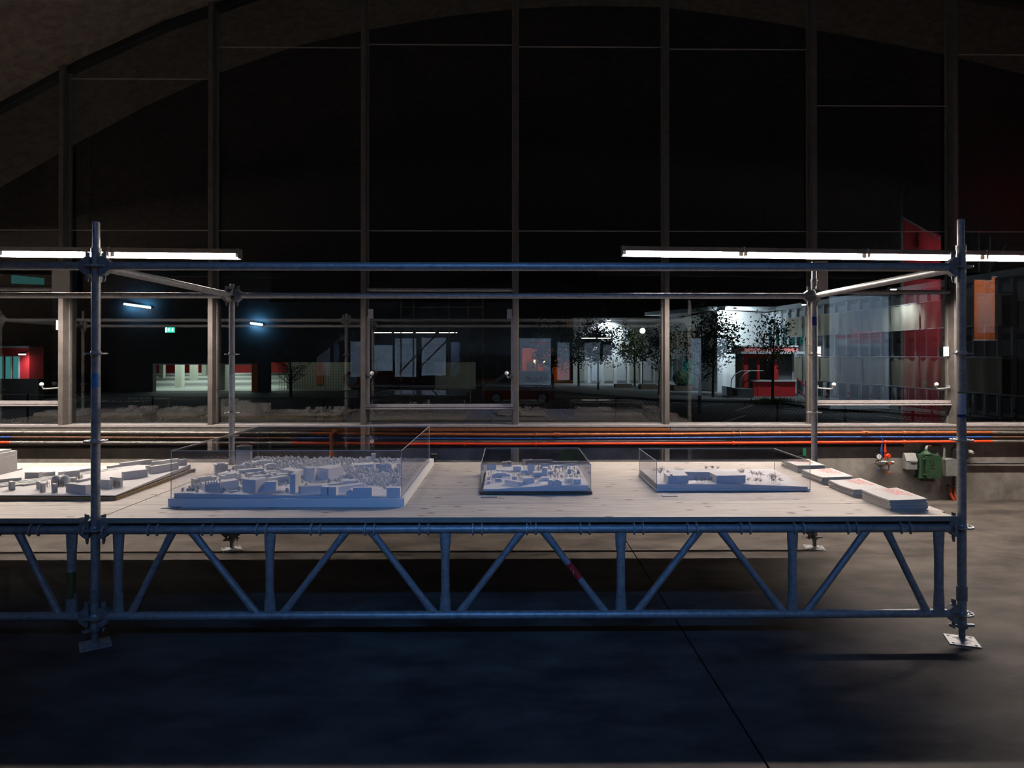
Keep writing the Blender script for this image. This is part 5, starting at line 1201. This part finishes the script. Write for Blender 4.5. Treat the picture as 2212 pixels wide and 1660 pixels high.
# pale mesh panels right of the garage
pz0, pz1 = V(650, 846).z, zp
MB().box(x_p0 + .1, x_p1, YD + 3, YD + 3.2, ZG, pz1 + .2).build('pale_panel', 'pale_panel', t); MB().box(V(928, 800).x, V(1022, 800).x, YD + 3, YD + 3.2, ZG, pz1 + .2).build('pale_panel', 'pale_panel', t); MB().box(V(654, 800).x, V(670, 800).x, YD + 2.9, YD + 3, ZG + .3, ZG + 1.9).build('orange_panel', 'orange_wall', t)
area('panel_light', ((x_p0 + x_p1) / 2, YD + 1.2, pz1 - .1), ((x_p0 + x_p1) / 2, YD + 3, 0), 4, .2, 3.5, (.95, 1.0, .8), 150); area('panel_light', (V(1000, 800).x, YD + 1.2, pz1 - .1), (V(1000, 800).x, YD + 3, 0), 4, .2, 1.3, (.95, 1.0, .8), 150)
b = MB(); 
for k in range(26): x = x_p0 + .1 + k * .16; b.box(x - .008, x + .008, YD + 1.5, YD + 1.52, ZG, pz1)
for k in range(12): z = ZG + .15 + k * .17; b.box(x_p0 + .1, x_p1, YD + 1.5, YD + 1.515, z - .006, z + .006)
b.build('mesh_screen', 'fence_metal', t, kind='stuff')
for k, (px0, px1) in enumerate(((590, 625), (655, 745), (930, 960), (985, 1010))): MB().box(V(px0, 800).x, V(px1, 800).x, YD + 1.3, YD + 1.36, V(600, 781).z, V(600, 776.5).z).build('light_strip', 'interior_glow', t)
for px0, px1, pa, pb in ((268, 325, 657, 665), (541, 567, 698.5, 702)):
    a, c = V(px0, pa, YD - .25), V(px1, pb, YD - .25); w_ = thing('wall_tube_light', 'bluish white tube light on the dark car park wall, ' + ('above the exit sign' if px0 < 300 else 'by the rear post'), 'lamp', (a + c) / 2)
    MB().tube([a, c], .06, 8).build('tube', 'tube_blue', w_, True); MB().tube([a + Vector((0, .12, .05)), c + Vector((0, .12, .05))], .07, 6).build('backing', 'fence_metal', w_); MB().box(a.x + .1, c.x - .1, YD - .12, YD, (a.z + c.z) / 2, (a.z + c.z) / 2 + .06).build('bracket', 'fence_metal', w_)
    area('tube_light', ((a.x + c.x) / 2, YD - .4, (a.z + c.z) / 2), ((a.x + c.x) / 2, YD, (a.z + c.z) / 2), c.x - a.x, .1, 22, (.12, .55, 1.0), 175)
# emergency exit sign hung from the soffit
a, c = V(357, 707.5, YD - 3), V(375.5, 718.5, YD - 3); t = thing('exit_sign', 'lit green emergency exit sign with white running figure and arrow', 'sign', ((a.x + c.x) / 2, YD - 3, c.z))
MB().box(a.x, c.x, YD - 3, YD - 2.9, c.z, a.z).build('panel', 'sign_green', t); w_ = c.x - a.x; h_ = a.z - c.z
MB().box(a.x, a.x + w_ * .16, YD - 3.004, YD - 3, c.z, a.z).build('door_mark', 'sign_white', t); MB().prismY([(a.x + w_ * .42, c.z + h_ * .2), (a.x + w_ * .56, c.z + h_ * .5), (a.x + w_ * .48, c.z + h_ * .5), (a.x + w_ * .48, c.z + h_ * .85), (a.x + w_ * .36, c.z + h_ * .85), (a.x + w_ * .36, c.z + h_ * .5), (a.x + w_ * .28, c.z + h_ * .5)], YD - 3.004, YD - 3).build('arrow', 'sign_white', t)
MB().prismY([(a.x + w_ * .72, c.z + h_ * .15), (a.x + w_ * .80, c.z + h_ * .45), (a.x + w_ * .76, c.z + h_ * .62), (a.x + w_ * .84, c.z + h_ * .86), (a.x + w_ * .92, c.z + h_ * .7), (a.x + w_ * .88, c.z + h_ * .4), (a.x + w_ * .95, c.z + h_ * .15), (a.x + w_ * .84, c.z + h_ * .3)], YD - 3.004, YD - 3).build('figure', 'sign_white', t)
MB().box((a.x + c.x) / 2 - .02, (a.x + c.x) / 2 + .02, YD - 2.96, YD, a.z, a.z + .04).build('bracket', 'fence_metal', t)
# ---- red building with teal windows, far left
YE = 33.
a, c = onY(-160, 860, YE), onY(63, 860, YE); zt_ = onY(0, 750, YE).z; zb_ = onY(0, 819, YE).z
t = thing('red_building', 'red walled building with teal lit windows and an outdoor lamp', 'building', ((a.x + c.x) / 2, YE, ZG))
MB().box(a.x, c.x, YE, YE + 1.0, ZG, zt_).build('wall', 'kiosk_red', t)
for px0, px1 in ((-150, -110), (-100, -60), (-45, -8), (0, 8), (13, 26), (30, 43)):
    p, q = onY(px0, 800, YE), onY(px1, 800, YE); w_ = MB().box(p.x, q.x, YE - .06, YE, zb_, onY(0, 770, YE).z).build('window', 'fin', t); MB().box(p.x + .04, q.x - .04, YE - .08, YE - .06, zb_, onY(0, 771, YE).z).build('pane', 'window_teal', w_)
MB().box(a.x, c.x, YE - .12, YE, zt_ - .05, zt_ + .05).build('parapet', 'fin', t)
q = onY(48, 765, YE - .7); l_ = MB().lathe([(.05, .08), (.16, .03), (.16, 0)], q, 14).build('lamp_shade', 'fence_metal', t, True); MB().lathe([(.14, -.04), (.14, 0)], q, 14).build('lamp_bulb', 'lamp_white', l_, True); MB().tube([(q.x, q.y, q.z + .07), (q.x, YE, q.z + .2)], .02, 6).build('lamp_arm', 'fence_metal', t)
spot('red_wall_light', (q.x, q.y, q.z - .06), (q.x + .3, YE + .3, q.z - 1.2), 110, COOL, 130, .8, .08)
a, c = onY(-160, 870, YE - 3), onY(83, 870, YE - 3); o = MB().box(a.x, c.x, YE - 3, YE - 2.7, ZG, onY(0, 819, YE - 3).z).build('yard_wall', 'paving', org=((a.x + c.x) / 2, YE - 3, ZG)); tag(o, 'pale concrete yard wall in front of the red building', 'wall')
# upper windows of a dark block at the far left
t = thing('office_block', 'dark office block showing a strip of dim teal windows', 'building', (onY(40, 850, 38).x, 38, ZG)); a, c = onY(-120, 850, 38), onY(112, 850, 38); MB().box(a.x, c.x, 38, 40.2, ZG, onY(0, 560, 38).z).build('wall', 'darkwall', t)
for k in range(7): p, q = onY(26 + k * 10.2, 604, 38), onY(34.5 + k * 10.2, 604, 38); MB().box(p.x, q.x, 37.95, 38, onY(60, 613 + k * .4, 38).z, onY(60, 595 + k, 38).z).build('window', 'window_dimteal', t)
# red and white sign at the street, parked car
q = onY(760, 820, 26); t = thing('road_sign', 'round road sign with red ring on a thin post', 'sign', (q.x, 26, ZG)); ring_b = MB(Matrix.Translation(q) @ Matrix.Rotation(math.pi / 2, 4, 'X')); ring(ring_b, .22, .31, 0, .02, 28); ring_b.build('red_ring', 'tape_red', t); MB().lathe([(.22, .0), (.22, .012)], (q.x, 25.985, q.z), 24, 'y').build('white_field', 'fin', t); MB().box(q.x - .22, q.x + .22, 25.97, 25.99, ZG + .55, ZG + .85).build('sub_plate', 'fin', t); MB().tube([(q.x, 26.04, ZG), (q.x, 26.04, q.z + .3)], .03, 8).build('post', 'fence_metal', t)

# distant tower carrying a small glowing crown
emis('crown_glow', (1.0, .78, .45), 1.6)
c = onY(413, 634, 95); t = thing('distant_tower', 'dark distant tower topped by a small glowing crown sign', 'building', (c.x, 96, ZG))
MB().box(c.x - 3.2, c.x + 3.2, 95, 99, ZG, c.z - .35).build('block', 'darkwall', t)
k = .115; MB().prismY([(c.x + x * k, c.z + z * k) for x, z in ((-3, -3), (3, -3), (3, -1.6), (5, 2.6), (2.9, .2), (2.4, 3.6), (1.1, .4), (0, 4.4), (-1.1, .4), (-2.4, 3.6), (-2.9, .2), (-5, 2.6), (-3, -1.6))], 94.9, 95.0).build('crown_sign', 'crown_glow', t)
for x in (-.2, .2): MB().box(c.x + x - .03, c.x + x + .03, 94.9, 95.1, c.z - .5, c.z - .3).build('sign_leg', 'fence_metal', t)

# small delivery car parked outside, left of the orange lit house
mat('car_white', (.45, .46, .46), .35); mat('car_red', (.42, .02, .02), .35); mat('car_glass', (.02, .025, .03), .1)
yc = 30.; c0, c1 = onY(1046, 870, yc).x, onY(1197, 870, yc).x; Lc = c1 - c0; zc = ZG
t = thing('delivery_car', 'small white delivery car with red lower band and red side lettering', 'car', ((c0 + c1) / 2, yc + .8, ZG))
cx = lambda f_: c0 + Lc * f_
MB().prismY([(cx(0), zc + .62), (cx(1), zc + .62), (cx(1), zc + 1.25), (cx(.965), zc + 1.45), (cx(.34), zc + 1.47), (cx(.14), zc + .98), (cx(.01), zc + .82)], yc, yc + 1.6).build('upper_body', 'car_white', t)
MB().prismY([(cx(0), zc + .22), (cx(1), zc + .22), (cx(1), zc + .62), (cx(0), zc + .62)], yc - .015, yc + 1.615).build('lower_body', 'car_red', t, label='red lower band')
MB().prismY([(cx(.19), zc + .98), (cx(.40), zc + .98), (cx(.40), zc + 1.37), (cx(.345), zc + 1.37)], yc - .01, yc + .01).build('side_window', 'car_glass', t)
for f_ in (.17, .83): w_ = MB().lathe([(.29, .18), (.30, .16), (.30, -.01), (.2, -.03)], (cx(f_), yc, zc + .30), 20, 'y').build('wheel', 'blackrub', t, True); MB().lathe([(.17, -.045), (.17, -.02)], (cx(f_), yc, zc + .30), 16, 'y').build('hub_cap', 'fin', w_)
MB().lathe([(.09, -.02), (.09, .04)], (cx(.0), yc + .3, zc + .74), 14, 'x').build('headlamp', 'fin', t)
Mx = lambda x, z: Matrix.Translation((x, yc - .012, z)) @ Matrix.Rotation(math.pi / 2, 4, 'X')
lettering('Media Markt', .22, Mx(cx(.60), zc + 1.10), 'car_red', t, name='lettering', label='red name on the car side', bold=.004)
lettering('Home Service', .22, Mx(cx(.60), zc + .74), 'car_red', t, name='lettering', label='red words home service', bold=.006)
# ---------------------------------------------------------------- exhibition behind the photographer, seen mirrored in the glass
mat('banner', (.66, .68, .70), .8); mat('banner_red', (.60, .02, .03), .8, 0, noise=.15, scale=3, stretch=(6, 6, .3)); mat('banner_orange', (.70, .14, .02), .8)
mat('print_dark', (.16, .17, .20), .8); mat('print_red', (.50, .03, .04), .8); mat('photo_dark', (.05, .06, .09), .7); mat('print_pale', (.75, .66, .62), .8)
def mir(px, py, Y): p = onY(px, py, 2 * YG - Y); return Vector((p.x, Y, p.z))       # real point whose mirror image shows at the pixel
def face(x, y, z): return Matrix.Translation((x, y + .004, z)) @ Matrix.Rotation(math.pi, 4, 'Z') @ Matrix.Rotation(math.pi / 2, 4, 'X')   # lettering facing the window
def banner(px0, px1, py0, py1, Y, label, title=(), tsize=.1, body=True, lamp_w=0, m='banner', sub=None, ty=.06, lampx=None, tm='print_red', wire=True):
    a, c = mir(px0, py0, Y), mir(px1, py1, Y); z0, z1 = max(.02, c.z), a.z; w_ = c.x - a.x
    t = thing('banner', label, 'banner', ((a.x + c.x) / 2, Y, z0))
    MB().box(a.x, c.x, Y - .004, Y, z0, z1).build('cloth', m, t)
    for z in (z0 + .012, z1 - .012): MB().tube([(a.x - .03, Y, z), (c.x + .03, Y, z)], .014, 8).build('rod', 'galv', t)
    if wire:
        for x in (a.x + .1, c.x - .1): MB().tube([(x, Y, z1), (x, Y, vz(x) + .05)], .004, 4).build('hanging_wire', 'galv_dark', t)
    z = z1 - (z1 - z0) * ty
    for ln in title: lettering(ln, tsize, face(c.x - w_ * .06, Y, z - tsize * .7), tm, t, bold=tsize * .02, name='title', label='title ' + ln.lower()); z -= tsize * 1.12
    if sub:
        for ln in sub: lettering(ln, tsize * .42, face(c.x - w_ * .06, Y, z - tsize * .5), tm, t, name='subtitle'); z -= tsize * .52
    if body:
        b = MB(); zz = z - tsize * 1.2; rr = random.Random(int(px0))
        while zz > z0 + .15:
            b.box(c.x - w_ * .06 - w_ * rr.uniform(.75, .86), c.x - w_ * .06, Y + .001, Y + .003, zz, zz + tsize * .11); zz -= tsize * .30
        b.build('body_text', 'print_dark' if tm != 'print_pale' else tm, t, label='rows of small print')
    if lamp_w:
        x = (a.x + c.x) / 2 if lampx is None else mir(lampx, 0, Y).x; p = Vector((x, Y + 1.3, z1 + .30)); l_ = thing('clip_spotlight', 'clip-on spotlight over the ' + label, 'lamp', p)
        l_['label'] = 'clip-on spotlight above the ' + ' '.join(label.split()[:9])
        MB().lathe([(.03, .12), (.07, .06), (.085, 0)], p, 14).build('shade', 'black', l_, True); MB().lathe([(.06, .005), (.06, .02)], p, 14).build('bulb', 'lamp_white', l_); MB().tube([(x, Y + 1.3, p.z + .11), (x, Y + .6, p.z + .25), (x, Y, z1)], .012, 6).build('arm', 'black', l_)
        spot('banner_spot', (x, Y + 1.25, p.z - .08), (x, Y, (z0 + z1) / 2 + .2), lamp_w * 5, (.50, .72, 1.0), 120, .7, .05)
    return t
YB = -22.
banner(684, 713, 741, 812, YB, 'slim white banner with three red title lines', ('ARCHITECTURES', 'ENTRE DEUX', 'HORIZONS')[:0], .16, True, 40)
banner(720, 733, 745, 802, YB, 'narrow photo banner beside the slim white banner', (), .2, False, 0, 'photo_dark')
banner(757, 782, 738, 815, YB, 'white banner half hidden by the mirrored mullion', (), .16, True, 40)
banner(806, 848, 746, 802, YB, 'plain blue grey banner under the mirrored lamp row', (), .2, False, 34)
banner(853, 899, 731, 815, YB, 'wide white banner under the warm lamp row', (), .2, True, 60)
banner(911, 963, 730, 812, YB, 'wide white banner beside the round spotlight', (), .2, True, 70)
banner(974, 993, 740, 812, YB, 'photo banner with stacked pictures', (), .2, False, 24, 'photo_dark')
banner(1122, 1190, 731, 850, YB, 'white banner titled une ville en construction', ('UNE VILLE EN CONSTRUCTION', 'GENEVE EN PROJETS'), .078, True, 150, ty=.075)
banner(1204, 1230, 740, 822, YB, 'narrow plain banner right of the titled one', (), .2, False, 30)
banner(1262, 1296, 740, 828, YB, 'grey photo banner behind the broad tree reflection', (), .2, False, 40)
banner(1303, 1325, 745, 825, YB, 'slim bluish banner right of the grey photo banner', (), .2, False, 30)
banner(1489, 1515, 731, 915, -12., 'tall pale blue banner mirrored before the link wall', (), .2, False, 30)
banner(1549, 1570, 731, 880, -12., 'second tall pale blue banner mirrored near the gable', (), .2, False, 22)
banner(1792, 1920, 640, 885, -4., 'large white banner titled concours publics ouvrages recents en suisse', ('CONCOURS PUBLICS:', 'OUVRAGES RÉCENTS EN SUISSE'), .100, True, 150, ty=.315, sub=('PUBLIC COMPETITIONS RECENT   CONCORSI PUBBLICI', 'WORKS IN SWITZERLAND   OPERE RECENTI IN SVIZZERA'))
banner(2105, 2150, 597, 737, 2., 'red and orange hanging banner titled vers u', ('VERS U',), .088, True, 22, 'banner_orange', sub=('TOWARDS A C', 'BUILDING CU'), ty=.04, tm='print_pale')
# tall red curtain beside the camera
p0, p1 = mir(1948, 470, 3.0), mir(2075, 541, 1.0)
t = thing('red_curtain', 'tall red fabric curtain hanging at the side of the hall', 'curtain', (p0.x, p0.y, .05)); b = MB(); N = 60; vs = []
d = Vector((p1.x - p0.x, p1.y - p0.y, 0)); L_ = d.length; d.normalize(); n = Vector((-d.y, d.x, 0))
for k in range(N + 1):
    f_ = k / N; q = Vector((p0.x, p0.y, 0)) + d * L_ * f_
    for z, am in ((.08, .05), (2.4, .045), (p0.z - .1, .03), (p0.z + (p1.z - p0.z) * f_, .0)): v = q + n * am * math.sin(f_ * 38 + math.sin(f_ * 11)); vs.append((v.x, v.y, z))
b.add(vs, [(k * 4 + r_, (k + 1) * 4 + r_, (k + 1) * 4 + r_ + 1, k * 4 + r_ + 1) for k in range(N) for r_ in range(3)]); b.build('cloth', 'banner_red', t, True)
MB().tube([(p0.x, p0.y, p0.z), (p1.x, p1.y, p1.z)], .024, 8).build('rail', 'galv', t)
for p in (p0, p1): MB().tube([(p.x, p.y, 0), (p.x, p.y, p.z + .6)], .024, 8).build('pole', 'galv', t)
spot('curtain_fill', (p1.x + .5, p1.y + 2.6, 3.5), ((p0.x + p1.x) / 2, (p0.y + p1.y) / 2, 2.9), 300, (.9, .92, 1.0), 100, .9, .06)  # unseen spot added to brighten the curtain
# two more lamp rows further back in the hall
def back_row(px0, px1, py, Y, n, what):
    a, c = mir(px0, py, Y), mir(px1, py, Y); L_ = (c.x - a.x) / n
    for k in range(n): batten((a.x + L_ * k + .02, a.z), (a.x + L_ * (k + 1) - .02, a.z), ORD[k] + ' lit batten from the mullion side over ' + what, 'battens over ' + what, True, Y, 1, 'tube_far')
back_row(801, 990, 719, -15.3, 4, 'the far exhibition tables')
back_row(1254, 1324, 731, -21, 2, 'the tables by the far banners')

# dark scaffold tower in the middle of the hall
YS_ = -8.
t = thing('scaffold_tower', 'dark scaffold tower with diagonal braces in the hall behind the table', 'scaffold', (mir(960, 800, YS_).x, YS_, 0))
for px in (866, 893, 970, 1011, 1043):
    q = mir(px, 645, YS_); MB().tube([(q.x, YS_, 0), (q.x, YS_, q.z)], .024, 8).build('post', 'galv_dark', t, True)
for a, c in (((866, 802), (965, 700)), ((906, 795), (990, 712)), ((925, 852), (1043, 730)), ((938, 858), (1043, 760))):
    MB().tube([mir(*a, YS_ + .05), mir(*c, YS_ + .05)], .024, 8).build('brace', 'galv_dark', t, True)
for py in (664, 697): MB().tube([mir(866, py, YS_), mir(1043, py, YS_)], .024, 8).build('ledger', 'galv_dark', t, True)
